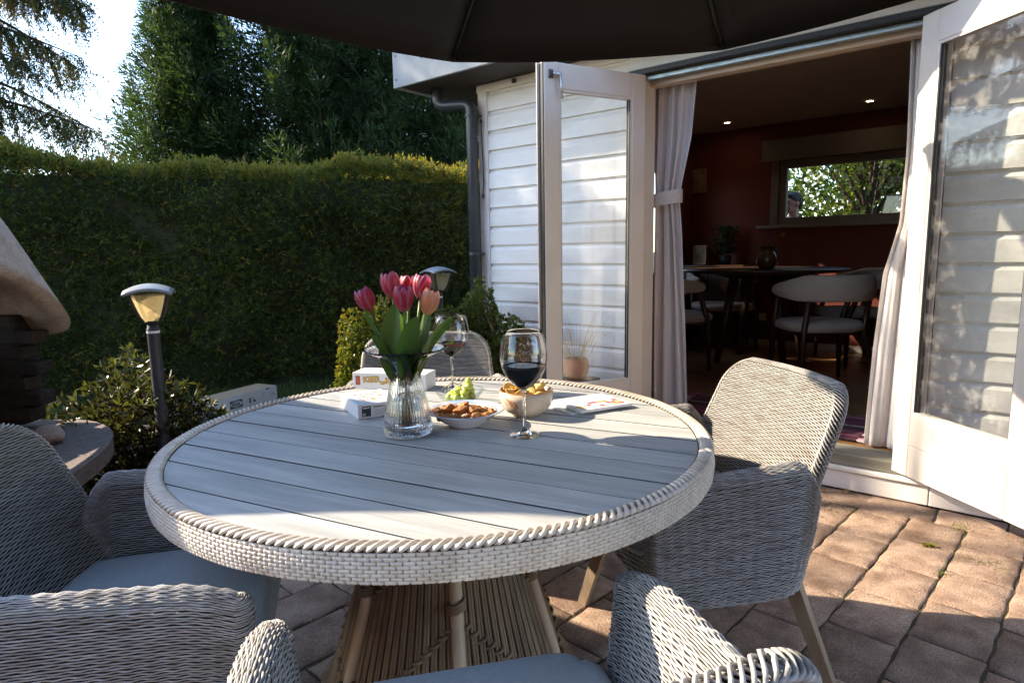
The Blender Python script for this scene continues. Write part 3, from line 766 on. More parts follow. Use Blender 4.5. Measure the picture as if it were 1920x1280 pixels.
# ------------------------------------------------------------------ garden table
TX, TY, TZ = -0.1989, 1.7089, 0.75
TH = -0.458942
m_slat = mat('grey_plank', (0.345, 0.36, 0.355), (0.47, 0.475, 0.46), 7, 0.5, 0.22, 60, stretch=(0.4, 5, 1), c3=(0.30, 0.31, 0.305), scale3=4, rnd=0.085, detail=9.0, speck=(26, 0.07), spec=0.35, bdist=0.002)
m_gap_shade = mat('slat_gap_shade', (0.035, 0.04, 0.042), (0.06, 0.065, 0.066), 20, 0.9)  # near-black slat sides: shade of the narrow gaps put into the colour
m_wick = mat('rattan_white', (0.52, 0.46, 0.38), (0.66, 0.60, 0.52), 25, 0.45, 0.1, 200, spec=0.4, c3=(0.45, 0.38, 0.30), scale3=9)
m_wick_c = mat('rattan_grey', (0.27, 0.262, 0.248), (0.50, 0.485, 0.46), 40, 0.5, 0.1, 200, spec=0.4, c3=(0.23, 0.212, 0.19), scale3=14, stretch=(1, 1, 8))
m_core = mat('wicker_core', (0.035, 0.03, 0.026), (0.06, 0.052, 0.045), 30, 0.9)
m_cane = mat('brown_cane', (0.16, 0.105, 0.06), (0.27, 0.19, 0.115), 14, 0.45, 0.2, 60, stretch=(1, 1, 0.25), c3=(0.12, 0.08, 0.05), scale3=10)
m_cane_pale = mat('pale_cane_pole', (0.46, 0.34, 0.22), (0.56, 0.43, 0.30), 10, 0.42, 0.1, 60, stretch=(1, 1, 0.3))
table = empty('garden_table', (TX, TY, 0), TH, 'round garden table with grey plank top, woven white rim and cane base', 'table')
RI = 0.6865
lines = [-0.597 + 0.1094 * k for k in range(-1, 13)]
for k in range(-1, 12):
    a, b = -0.597 + 0.1094 * k + 0.0036, -0.597 + 0.1094 * (k + 1) - 0.0036
    a, b = max(a, -RI + 0.002), min(b, RI - 0.002)
    if b - a < 0.01: continue
    pl = []
    for y in np.linspace(a, b, 9): pl.append((math.sqrt(RI * RI - y * y), y))
    pl += [(-x, y) for x, y in pl[::-1]]
    sl = MB(); sl.prism(pl, TZ - 0.022, TZ, 0.0010); o = sl.build('slat', table, [m_slat, m_gap_shade]); o.data.polygons.foreach_set('material_index', [0 if (p.normal.z > 0.4) else 1 for p in o.data.polygons])
    o.location.z = random.uniform(-0.0006, 0.0006)
MB().lathe([(0.0, TZ - 0.05), (0.70, TZ - 0.05), (0.70, TZ - 0.024), (0.0, TZ - 0.024)], 64, cap0=False).build('support_board', table, m_core)
MB().lathe([(0.688, TZ - 0.055), (0.719, TZ - 0.057), (0.719, TZ - 0.006), (0.711, TZ - 0.001), (0.695, TZ - 0.001), (0.690, TZ - 0.008), (0.688, TZ - 0.055)], 128, cap0=False).build('rim_core', table, m_core, True)
Mr = 206 * 9; th = np.linspace(0, 2 * math.pi, Mr, endpoint=False); Rw = 8
er = np.stack([np.cos(th), np.sin(th), 0 * th], 1); ez = np.array([0, 0, 1.0])
rows = np.arange(Rw)
zr = 0.6945 + 0.0069 * rows; rr = 0.7245 - 0.004 * (rows / Rw - 0.4) ** 2 * 4
Cc = er[None] * rr[:, None, None] + ez * zr[:, None, None]
Nn = np.broadcast_to(er[None], Cc.shape); Bb = np.broadcast_to(ez, Cc.shape)
fr_c = (th[None] / (2 * math.pi) * 206 + rows[:, None] * 0.5) % 1.0              # long over-passes, short dips behind each stake
wv = 0.0008 * np.cos(2 * math.pi * (fr_c - 0.0)) * -1 - 0.0052 * np.exp(-((fr_c - 0.5) / 0.085) ** 2) + 0.0004 * np.sin(th[None] * 31 + rows[:, None])
V, F = weave(Cc, Nn, Bb, wv, 0.0030, 0.0040, flat=True)
link('rim_weave', arr_mesh('rim_weave', V, F), table, m_wick, True, kind='stuff')
parts = []
ns = 3; nb = 82
for s in range(ns):
    al = th * nb + 2 * math.pi * s / ns
    Rr_ = 0.7065 + 0.0115 * np.cos(al); zz = 0.7520 + 0.0036 * np.sin(al)
    Cx = np.stack([np.cos(th) * Rr_, np.sin(th) * Rr_, zz], 1)[None]
    parts.append(weave(Cx, np.broadcast_to(er[None], Cx.shape), np.broadcast_to(ez, Cx.shape), 0.0006 * np.sin(17 * th)[None], 0.0078, 0.0058, flat=False))
V, F = join_arr(parts)
link('rim_braid', arr_mesh('rim_braid', V, F), table, m_wick, True, kind='stuff')
# cane base
def rad(z): return 0.165 + 0.19 * ((0.70 - z) / 0.70) ** 1.3
def bend(a, tw=0.0, dr=0.0, z0=0.0, z1=0.70, k=12):
    return [((rad(z) + dr) * math.cos(a + tw * z), (rad(z) + dr) * math.sin(a + tw * z), z) for z in np.linspace(z0, z1, k)]
for k in range(6):
    a = 2 * math.pi * k / 6 + 0.80 - TH - math.pi * 0.75 + 0.18
    p = MB(); p.tube(bend(a, 0, 0.012), 0.0165, 14); p.build('pole', table, m_cane_pale, True)
    for zt in (0.62, 0.36, 0.12):
        c = rad(zt) + 0.012; t = MB()
        for q in range(3): t.tube([(c * math.cos(a) + 0.02 * math.cos(x) * math.cos(a) - 0.02 * math.sin(x) * math.sin(a), c * math.sin(a) + 0.02 * math.cos(x) * math.sin(a) + 0.02 * math.sin(x) * math.cos(a), zt + 0.009 * q + 0.006 * math.sin(x)) for x in np.linspace(0, 2 * math.pi, 14, endpoint=False)], 0.0055, 6, closed=True)
        t.build('lashing', table, m_cane, True)
    for j in range(1, 14):
        aj = a + 2 * math.pi / 6 * j / 14
        zk = 0.60 - 0.26 * j / 14 if k % 2 == 0 else 0.34 + 0.26 * j / 14
        c = MB()
        c.tube(bend(aj, 0, 0.0, zk - 0.02, 0.70, 8), 0.0075, 8)
        c.tube(bend(aj - 0.014, 0, 0.004, 0.0, zk + 0.01, 10), 0.0052, 7); c.tube(bend(aj + 0.014, 0, 0.004, 0.0, zk + 0.01, 10), 0.0052, 7)
        for zk2 in (zk, zk - 0.27):
            q = rad(zk2) + 0.002
            c.tube([(q * math.cos(aj) + 0.011 * math.cos(x) * math.cos(aj) - 0.012 * math.sin(x) * math.sin(aj), q * math.sin(aj) + 0.011 * math.cos(x) * math.sin(aj) + 0.012 * math.sin(x) * math.cos(aj), zk2 + 0.004 * math.sin(x)) for x in np.linspace(0, 2 * math.pi, 10, endpoint=False)], 0.0055, 6, closed=True)
        c.build('cane', table, m_cane, True)
MB().lathe([(0.335, 0.0), (0.375, 0.0), (0.375, 0.022), (0.335, 0.022)], 48, cap0=False).build('base_ring', table, m_cane, True)
MB().lathe([(0.0, 0.66), (0.24, 0.66), (0.24, 0.70), (0.0, 0.70)], 40, cap0=False).build('top_plate', table, m_core)

# ------------------------------------------------------------------ wicker chairs
def chair_meshes():
    ms = {}
    # tub: U-shaped plan, front of the chair is +y
    def plan(m):
        """centre line of the arms and back: (x,y) and outward normal"""
        P = []
        for y in np.arange(0.255, -0.05, -0.0065): P.append((0.300, y))
        for a in np.arange(0, math.pi + 1e-6, 0.0065 / 0.25): P.append((0.300 * math.copysign(abs(math.cos(a)) ** 0.66, math.cos(a)), -0.05 - 0.215 * abs(math.sin(a)) ** 0.66))
        for y in np.arange(-0.045, 0.2555, 0.0065): P.append((-0.300, y))
        return np.array(P)
    P = plan(0); T = np.gradient(P, axis=0); T = unit(T); Nn = np.stack([-T[:, 1], T[:, 0]], 1)      # check outward
    if (Nn[0, 0]) < 0: Nn = -Nn
    s_y = np.clip((P[:, 1] + 0.27) / 0.525, 0, 1)
    ztop = 0.695 - 0.040 * s_y ** 1.5
    front = np.clip((P[:, 1] - 0.14) / 0.115, 0, 1); ztop = ztop - 0.020 * front ** 2.2
    rear = np.clip((-0.13 - P[:, 1]) / 0.10, 0, 1); ztop = ztop - 0.115 * rear ** 2 * (3 - 2 * rear)      # the back panel takes over behind
    rT = 0.029; zb = 0.295
    def ring(v, w, dz):
        """closed loop (outer, tip, inner, tip) at height fraction v, half thickness w"""
        z = zb + (ztop - rT - zb) * v + dz
        k = 0.83 + 0.17 * (1 - (1 - np.clip((z - zb) / 0.36, 0, 1)) ** 1.7)
        C2 = P * np.stack([k, 0.90 + 0.10 * (k - 0.83) / 0.17], 1)
        out = C2 + Nn * w; inn = (C2 - Nn * w)[::-1]
        Nout, Nin = Nn, -Nn[::-1]
        def tip(c, nrm, z0):
            a = np.linspace(0, math.pi, 9)[1:-1]; t = np.array([0, 1.0])
            d = np.cos(a)[:, None] * nrm + np.sin(a)[:, None] * t
            return np.concatenate([c + d * w, np.full((7, 1), z0)], 1), np.concatenate([d, np.zeros((7, 1))], 1)
        t1, n1 = tip(C2[-1], Nn[-1], z[-1]); t2, n2 = tip(C2[0], -Nn[0], z[0])
        A = np.concatenate([np.c_[out, z], t1, np.c_[inn, z[::-1]], t2]); B = np.concatenate([np.c_[Nout, 0 * z], n1, np.c_[Nin, 0 * z], n2])
        return A, B
    rowsA, rowsN, rowsB = [], [], []
    nv = 64
    levels = [(v, rT, 0.0, 0.0) for v in np.linspace(0.004, 1.0, nv)]
    for ph in np.linspace(0.17, 1.53, 10): levels.append((1.0, rT * math.cos(ph), rT * math.sin(ph), ph))
    for v, w, dz, ph in levels:
        A, B = ring(v, max(w, 0.0012), dz)
        up = np.zeros_like(B); up[:, 2] = 1
        n_ = B * math.cos(ph) + up * math.sin(ph); b_ = -B * math.sin(ph) + up * math.cos(ph)
        rowsA.append(A); rowsN.append(n_); rowsB.append(b_)
    A, Nr, Br = np.array(rowsA), np.array(rowsN), np.array(rowsB)
    M = A.shape[1]; d = np.linalg.norm(np.diff(A[30], axis=0), axis=1); arc = np.r_[0, np.cumsum(d)]
    ri = np.arange(len(levels))[:, None]
    wave = 0.0010 * np.sin(math.pi * arc[None] / 0.0175 + math.pi * ri + 0.05 * ri)
    wave += 0.0011 * np.sin(2 * math.pi * arc[None] / 0.035 - 0.10 * ri)
    jit = rng.normal(0, 0.0004, (len(levels), 1)); wave = wave + jit
    # sag of strands between the stakes
    A[..., 2] += 0.0006 * np.sin(math.pi * arc[None] / 0.0175 + 0.9) + rng.normal(0, 0.0002, (len(levels), 1))
    V, F = weave(A, Nr, Br, wave, 0.0018, 0.00185)
    # core sheet
    Vc = []; Fc = []
    cl = [(v_, rT - 0.0075, 0.0) for v_ in np.linspace(0, 1, 12)] + [(1.0, (rT - 0.0075) * 0.7, (rT - 0.0075) * 0.7), (1.0, 0.002, rT - 0.0085)]
    for v, w, dz in cl: Vc.append(ring(v, w, dz)[0])
    Vc = np.array(Vc); ids = np.arange(Vc.shape[0] * M).reshape(-1, M); nx = np.roll(ids, -1, 1)
    for k in range(len(cl) - 1): Fc.append(np.stack([ids[k], nx[k], nx[k + 1], ids[k + 1]], -1))
    ms['tub_weave'] = arr_mesh('tub_weave', V, F)
    ms['tub_core'] = arr_mesh('tub_core', Vc.reshape(-1, 3), np.concatenate(Fc))
    # flat binding strip seen along the arm tops
    Pt = np.c_[P, ztop + 0.0]; sel = np.r_[np.arange(0, 26)]
    # back panel
    def half(z):
        h = 0.296 - 0.035 * (z - 0.40) / 0.47
        t = np.clip((z - 0.755) / 0.104, 0, 1)
        return h - 0.085 * (1 - np.sqrt(np.clip(1 - t ** 2.4, 0, 1)))
    zl = np.arange(0.44, 0.856, 0.0058); Mh = 90
    def yb(x, z): return -0.190 - 0.38 * (z - 0.45) + 0.80 * x * x * (1 - 0.25 * (z - 0.4))
    RA, RN = [], []
    for z in zl:
        h = half(z); x = np.linspace(-h, h, Mh); y = yb(x, z); w = 0.017
        n2 = unit(np.stack([-np.gradient(y, x), np.ones(Mh)], 1))
        f = np.c_[np.stack([x, y], 1) + n2 * w, np.full(Mh, z)]; b = (np.c_[np.stack([x, y], 1) - n2 * w, np.full(Mh, z)])[::-1]
        RA.append(np.concatenate([f, b])); RN.append(np.concatenate([np.c_[n2, np.zeros(Mh)], -np.c_[n2, np.zeros(Mh)][::-1]]))
    RA, RN = np.array(RA), np.array(RN); RB = np.zeros_like(RN); RB[..., 2] = 1
    xs = RA[..., 0]; ri = np.arange(len(zl))[:, None]
    wave = 0.0013 * np.sin(math.pi * xs / 0.0175 + math.pi * ri) + rng.normal(0, 0.0003, (len(zl), 1))
    V, F = weave(RA, RN, RB, wave, 0.0019, 0.0020)
    ms['back_weave'] = arr_mesh('back_weave', V, F)
    zc = np.linspace(0.44, 0.856, 24); m = MB()
    for s in (1, -1):
        G = []
        for z in zc:
            h = half(z) - 0.004; x = np.linspace(-h, h, 24)
            G.append([(a, yb(a, z) + s * 0.013, z) for a in x])
        m.grid(G)
    ms['back_core'] = m.mesh('back_core')
    # plaited edge round the back panel
    out = [(half(z), z) for z in np.linspace(0.60, 0.856, 60)]; top = [(x, 0.858) for x in np.linspace(half(0.856), -half(0.856), 40)]
    out = out + top + [(-x, z) for x, z in out[::-1]]
    Q = np.array([(x, yb(np.array(x), z), z) for x, z in out])
    dd = np.r_[0, np.cumsum(np.linalg.norm(np.diff(Q, axis=0), axis=1))]; sN = np.arange(0, dd[-1], 0.005)
    Q = np.stack([np.interp(sN, dd, Q[:, i]) for i in range(3)], 1)
    Tq = unit(np.gradient(Q, axis=0)); Yq = np.array([0, 1.0, 0]); Eq = unit(np.cross(Tq, Yq)); Yq = np.cross(Eq, Tq)
    pr = []
    for s in range(7):
        al = sN / 0.085 * 2 * math.pi + s * 2 * math.pi / 7
        Cq = (Q + Eq * (0.008 * np.cos(al))[:, None] + Yq * (0.018 * np.sin(al))[:, None])[None]
        pr.append(weave(Cq, Eq[None], Yq[None], np.zeros((1, len(sN))), 0.0030, 0.0036, closed=False))
    V, F = join_arr(pr)
    ms['back_edge'] = arr_mesh('back_edge', V, F)
    # front apron of the seat
    za = np.arange(0.305, 0.402, 0.0066); xa = np.linspace(-0.225, 0.225, 72)
    C = np.stack([np.stack([xa, 0.235 - 0 * xa, z + 0 * xa], 1) for z in za]); Nf = np.zeros_like(C); Nf[..., 1] = 1; Bf = np.zeros_like(C); Bf[..., 2] = 1
    V, F = weave(C, Nf, Bf, 0.0026 * np.sin(math.pi * xa[None] / 0.02 + math.pi * np.arange(len(za))[:, None]), 0.0025, 0.003, closed=False)
    ms['apron_weave'] = arr_mesh('apron_weave', V, F)
    m = MB(); m.box(-0.225, 0.225, -0.17, 0.230, 0.30, 0.397); ms['seat_deck'] = m.mesh('seat_deck')
    # cushion
    n_ = 26; G1 = []; G2 = []; hw, hd = 0.245, 0.258
    def cush(sx, sy, top):
        x = hw * math.copysign(abs(sx) ** 0.9, sx); y = 0.02 + hd * math.copysign(abs(sy) ** 0.9, sy)
        e = max(abs(sx), abs(sy)); cr = min(1, (1 - min(1, (abs(sx) ** 9 + abs(sy) ** 9) ** (1 / 9))) / 0.12)
        pz = 0.040 * (1 - (1 - cr) ** 2.2) + 0.006 * (1 - sx * sx) * (1 - sy * sy)
        q = 1 / max(1e-6, ((abs(sx) ** 9 + abs(sy) ** 9) ** (1 / 9)) / max(e, 1e-6)) if e > 0 else 1
        x, y = x * q, 0.02 + (y - 0.02) * q
        if y < 0 and abs(x) > 0.15: pass
        return (x, y + 0.012, 0.450 + (pz if top else -pz * 0.9))
    sv = [math.sin(t) for t in np.linspace(-math.pi / 2, math.pi / 2, n_)]
    m = MB(); m.grid([[cush(a, b, True) for a in sv] for b in sv]); m.grid([[cush(a, b, False) for a in sv][::-1] for b in sv])
    ms['cushion'] = m.mesh('cushion')
    for me in ms.values(): me.polygons.foreach_set('use_smooth', np.ones(len(me.polygons), dtype=bool))
    ms['seat_deck'].polygons.foreach_set('use_smooth', np.zeros(6, dtype=bool))
    return ms
CM = chair_meshes()
m_cush = mat('cushion_grey', (0.30, 0.325, 0.335), (0.35, 0.375, 0.385), 90, 0.85, 0.25, 500, sheen=0.25, bdist=0.002)
m_leg = mat('weathered_teak', (0.23, 0.17, 0.12), (0.33, 0.26, 0.19), 14, 0.6, 0.2, 80, stretch=(1, 1, 0.2))
for nme, mm in (('tub_weave', m_wick_c), ('back_weave', m_wick_c), ('back_edge', m_wick_c), ('apron_weave', m_wick_c), ('tub_core', m_core), ('back_core', m_core), ('seat_deck', m_core), ('cushion', m_cush)):
    CM[nme].materials.clear(); CM[nme].materials.append(mm)
def make_chair():
    e = empty('wicker_chair', (0, 0, 0))
    t = link('tub_shell', CM['tub_core'], e); link('weave', CM['tub_weave'], t, kind='stuff')
    b = link('backrest', CM['back_core'], e); link('weave', CM['back_weave'], b, kind='stuff'); link('plaited_edge', CM['back_edge'], b, kind='stuff')
    s = link('seat', CM['seat_deck'], e); link('weave', CM['apron_weave'], s, kind='stuff')
    link('cushion', CM['cushion'], e)
    for sx in (-1, 1):
        for (y0, y1) in ((0.20, 0.27), (-0.20, -0.30)):
            l = MB(); x0, x1 = sx * 0.19, sx * 0.255
            A = [Vector((x0, y0, 0.32)), Vector((x1, y1, 0.0))]
            l.tube(A, [0.030, 0.021], 4); o = l.build('leg', e, m_leg)
    return e
ch0 = make_chair()
def put_chair(x, y, fx, fy, label, first=False):
    rz = math.atan2(-fx, fy)
    c = ch0 if first else dup(ch0)
    c.location = (x, y, 0); c.rotation_euler = (0, 0, rz); c.scale = (1.08, 1.0, 1.0)
    tag(c, label, 'chair', 'wicker armchairs round the garden table')
    return c
put_chair(0.55, 1.86, -0.985, -0.17, 'sunlit wicker armchair beside the open doorway', True)
put_chair(-0.04, 0.795, -0.22, 0.975, 'wicker armchair with grey seat pad standing before the cane table base')
put_chair(-0.84, 1.305, 0.962, 0.272, 'shaded wicker armchair next to the garden fireplace')
put_chair(-0.37, 2.66, 0.12, -0.99, 'wicker armchair behind the vase, backed by the box bush')

# ------------------------------------------------------------------ things on the table
TOP = TZ + 0.0005
# vase
vase = empty('glass_vase', (-0.289, 1.672, TOP), 0, 'ribbed clear glass vase with flared rim holding the tulips', 'vase')
m_vglass = real_glass('vase_glass', (0.97, 0.99, 0.99), 1.45)
outp = [(0.0, 0.0), (0.052, 0.0), (0.0605, 0.004), (0.063, 0.012), (0.0625, 0.03), (0.059, 0.06), (0.0535, 0.09), (0.047, 0.12), (0.0405, 0.15), (0.0375, 0.168), (0.0375, 0.182), (0.043, 0.196), (0.056, 0.21), (0.075, 0.222), (0.096, 0.232), (0.113, 0.239)]
inn = [(0.1115, 0.2405), (0.0945, 0.2345), (0.0735, 0.225), (0.054, 0.2135), (0.041, 0.199), (0.035, 0.183), (0.035, 0.168), (0.038, 0.15), (0.0445, 0.12), (0.051, 0.09), (0.0565, 0.06), (0.059, 0.034), (0.056, 0.022), (0.0, 0.018)]
nr = 44
vm = MB(); vm.lathe(outp + inn, nr * 8, mod=lambda a, r, z: 1 + 0.05 * abs(math.cos(nr * a / 2)) * (1 if 0.004 < z < 0.238 else 0.3), cap0=False)
vm.build('body', vase, m_vglass, True)
wt = MB(); wt.lathe([(0.0, 0.0185), (0.0555, 0.0225), (0.0585, 0.034), (0.056, 0.06), (0.0505, 0.09), (0.0462, 0.11), (0.0, 0.11)], 48, cap0=False)
wt.build('water', vase, real_glass('water', (0.97, 0.99, 0.97), 1.33), True)

# tulips
def petal_mat(name, base, edge, foot):
    m, N, L, b = new_mat(name)
    tc = N.new('ShaderNodeTexCoord'); sp = N.new('ShaderNodeSeparateXYZ'); L.new(tc.outputs['UV'], sp.inputs[0])
    rp = N.new('ShaderNodeValToRGB'); el = rp.color_ramp.elements; el[0].color = (*foot, 1); el[1].color = (*edge, 1); el[0].position = 0.0; el[1].position = 1.0
    e = el.new(0.25); e.color = (*base, 1); e = el.new(0.72); e.color = (*base, 1)
    L.new(sp.outputs['Y'], rp.inputs[0])
    r2 = N.new('ShaderNodeValToRGB'); r2.color_ramp.elements[0].position = 0.55; r2.color_ramp.elements[1].position = 1.0
    mt = N.new('ShaderNodeMath'); mt.operation = 'ABSOLUTE'; m2 = N.new('ShaderNodeMath'); m2.operation = 'MULTIPLY_ADD'; m2.inputs[1].default_value = 2; m2.inputs[2].default_value = -1
    L.new(sp.outputs['X'], m2.inputs[0]); L.new(m2.outputs[0], mt.inputs[0]); L.new(mt.outputs[0], r2.inputs[0])
    mx = N.new('ShaderNodeMixRGB'); L.new(r2.outputs[0], mx.inputs[0]); L.new(rp.outputs[0], mx.inputs[1]); mx.inputs[2].default_value = (*edge, 1)
    nz = N.new('ShaderNodeTexNoise'); nz.inputs['Scale'].default_value = 5; mp = N.new('ShaderNodeMapping'); mp.inputs['Scale'].default_value = (14, 1.0, 1); L.new(tc.outputs['UV'], mp.inputs[0]); L.new(mp.outputs[0], nz.inputs['Vector'])
    m3 = N.new('ShaderNodeMixRGB'); m3.blend_type = 'MULTIPLY'; m3.inputs[0].default_value = 0.35; L.new(mx.outputs[0], m3.inputs[1]); L.new(nz.outputs['Fac'], m3.inputs[2])
    L.new(m3.outputs[0], b.inputs['Base Color']); b.inputs['Roughness'].default_value = 0.42; b.inputs['Sheen Weight'].default_value = 0.2
    tr = N.new('ShaderNodeBsdfTranslucent'); L.new(mx.outputs[0], tr.inputs[0]); ms = N.new('ShaderNodeMixShader'); ms.inputs[0].default_value = 0.35
    L.new(b.outputs[0], ms.inputs[1]); L.new(tr.outputs[0], ms.inputs[2]); L.new(ms.outputs[0], N['Material Output'].inputs[0])
    return m
pm_pink = petal_mat('petal_pink', (0.46, 0.012, 0.042), (0.46, 0.15, 0.31), (0.50, 0.16, 0.10))
pm_rose = petal_mat('petal_rose', (0.53, 0.03, 0.06), (0.54, 0.20, 0.33), (0.55, 0.22, 0.12))
pm_peach = petal_mat('petal_peach', (0.72, 0.30, 0.14), (0.75, 0.42, 0.36), (0.66, 0.40, 0.10))
m_tleaf = leaf_mat('tulip_leaf', [(0.035, 0.085, 0.014), (0.065, 0.14, 0.026)], 0.3, 0.4, 0.4)
m_tstem = mat('tulip_stem', (0.12, 0.20, 0.04), (0.17, 0.26, 0.07), 20, 0.45)
def petal_mesh(ph, wid, hgt, bulge, open_):
    G = []; UV = []
    for i in range(13):
        v = i / 12; row = []
        prof = bulge * math.sin(math.pi * (0.05 + 0.77 * v)) ** 0.6 + open_ * v
        wv_ = wid * math.sin(math.pi * (0.13 + 0.80 * v)) ** 0.5
        for j in range(9):
            s = j / 8 * 2 - 1; a = s * wv_
            r = prof * (1 - 0.10 * s * s * v)
            z = hgt * v - 0.06 * hgt * s * s * v ** 3 + 0.012 * hgt * math.sin(s * 6 + ph) * v ** 4
            row.append((r * math.cos(a + ph), r * math.sin(a + ph), z)); UV.append((j / 8, v))
        G.append(row)
    m = MB(); m.grid(G); me = m.mesh('petal')
    uv = me.uv_layers.new(name='UVMap')
    li = np.zeros(len(me.loops), dtype=np.int32); me.loops.foreach_get('vertex_index', li)
    uv.data.foreach_set('uv', np.array(UV, dtype=np.float32)[li].ravel())
    return me
def blade_mesh(P, wid, cup=0.25, twist=0.0):
    """long tulip leaf along a path"""
    P = [Vector(p) for p in P]; n = 16; G = []
    L = len(P) - 1
    for i in range(n + 1):
        t = i / n * L; k = min(int(t), L - 1); f = t - k
        p0, p1, p2, p3 = P[max(k - 1, 0)], P[k], P[k + 1], P[min(k + 2, L)]
        p = 0.5 * ((2 * p1) + (p2 - p0) * f + (2 * p0 - 5 * p1 + 4 * p2 - p3) * f * f + (3 * p1 - p0 - 3 * p2 + p3) * f ** 3)
        d = (0.5 * ((p2 - p0) + (4 * p0 - 10 * p1 + 8 * p2 - 2 * p3) * f + (9 * p1 - 3 * p0 - 9 * p2 + 3 * p3) * f * f)).normalized()
        v = i / n; w_ = wid * math.sin(math.pi * (0.12 + 0.88 * v)) ** 0.7 * (1 - 0.15 * v) + 0.0006
        outw = Vector((P[-1].x - P[0].x, P[-1].y - P[0].y, 0.001)).normalized()
        sd = d.cross(outw); sd = sd.normalized() if sd.length > 1e-4 else Vector((1, 0, 0))
        sd = Matrix.Rotation(twist * v, 3, d) @ sd; nm = sd.cross(d)
        G.append([tuple(p + sd * (w_ * s) + nm * (cup * w_ * s * s)) for s in (-1, -0.66, -0.33, 0, 0.33, 0.66, 1)])
    m = MB(); m.grid(G); return m.mesh('leaf')
VX, VY = -0.289, 1.672
def tulip(hx, hy, hz, tilt, az, pm, label, sc=1.0, leaves=()):
    e = empty('tulip', (VX, VY, TOP + 0.03), 0, label, 'tulip', None)
    hd = Vector((hx - VX, hy - VY, hz - TOP - 0.03)); dirv = Vector((math.sin(R(tilt)) * math.cos(R(az)), math.sin(R(tilt)) * math.sin(R(az)), math.cos(R(tilt))))
    base = hd - dirv * 0.031 * sc
    s = MB(); s.tube([(-hd.x * 0.22, -hd.y * 0.2, 0.0), (hd.x * 0.02, hd.y * 0.02, 0.135), (base.x * 0.35, base.y * 0.35, 0.20), tuple(base - dirv * 0.05), tuple(base)], [0.0032, 0.0036, 0.0038, 0.0038, 0.0042], 10)
    s.build('stem', e, m_tstem, True)
    q = dirv.to_track_quat('Z', 'Y')
    ph0 = random.uniform(0, 2)
    for k in range(6):
        inner_ = k % 2
        me = petal_mesh(ph0 + k * math.pi / 3, 0.80, (0.060 if inner_ else 0.064) * sc, (0.0215 if inner_ else 0.0245) * sc, 0.002 * sc)
        o = link('petal', me, e, pm, True); o.location = base; o.rotation_mode = 'QUATERNION'; o.rotation_quaternion = q
    for pts, wd, tw in leaves:
        me = blade_mesh(pts, wd * 1.25, 0.28, tw); a = me.attributes.new('tint', 'FLOAT', 'FACE'); a.data.foreach_set('value', np.linspace(0.2, 0.9, len(me.polygons), dtype=np.float32))
        o = link('leaf', me, e, m_tleaf, True)
    return e
n0 = (0.0, 0.0, 0.12)
tulip(-0.385, 1.665, 1.121, 22, 170, pm_pink, 'crimson tulip leaning farthest out of the bunch, alone', 1.02, [([(-0.01, -0.005, 0.11), (-0.035, -0.015, 0.20), (-0.072, -0.02, 0.27), (-0.100, -0.02, 0.325)], 0.021, 0.5)])
tulip(-0.322, 1.69, 1.158, 8, 150, pm_rose, 'tall rose tulip rising highest, next to the leaning crimson one', 1.08, [([(-0.008, -0.012, 0.11), (-0.03, -0.035, 0.19), (-0.025, -0.04, 0.27), (-0.012, -0.04, 0.335)], 0.025, 0.2)])
tulip(-0.281, 1.635, 1.125, 5, 270, pm_pink, 'deep pink tulip standing between the tall rose one and the peach one', 1.08, [([(0.005, -0.012, 0.11), (0.012, -0.045, 0.19), (0.022, -0.055, 0.25), (0.045, -0.06, 0.30)], 0.027, -0.3)])
tulip(-0.243, 1.72, 1.150, 10, 30, pm_pink, 'purple edged tulip behind the peach one', 1.05, [([(0.005, 0.01, 0.11), (0.03, 0.03, 0.20), (0.05, 0.04, 0.28), (0.065, 0.045, 0.34)], 0.022, 0.4)])
tulip(-0.217, 1.65, 1.113, 14, 350, pm_peach, 'pale peach tulip, the only peach coloured one in the vase', 1.05, [([(0.012, -0.005, 0.11), (0.045, -0.02, 0.19), (0.085, -0.025, 0.25), (0.135, -0.02, 0.295)], 0.026, -0.5)])
tulip(-0.287, 1.745, 1.150, 4, 90, pm_rose, 'rose tulip half hidden at the back of the bunch', 0.95, [([(-0.003, 0.012, 0.11), (-0.01, 0.04, 0.20), (-0.02, 0.05, 0.30)], 0.02, 0.1), ([(-0.010, 0.006, 0.11), (-0.05, 0.0, 0.20), (-0.085, -0.005, 0.25)], 0.022, 0.8), ([(0.004, -0.010, 0.11), (0.0, -0.035, 0.18), (-0.004, -0.05, 0.235)], 0.021, -0.6), ([(0.012, -0.002, 0.11), (0.045, -0.03, 0.17), (0.085, -0.045, 0.225)], 0.022, 0.6)])

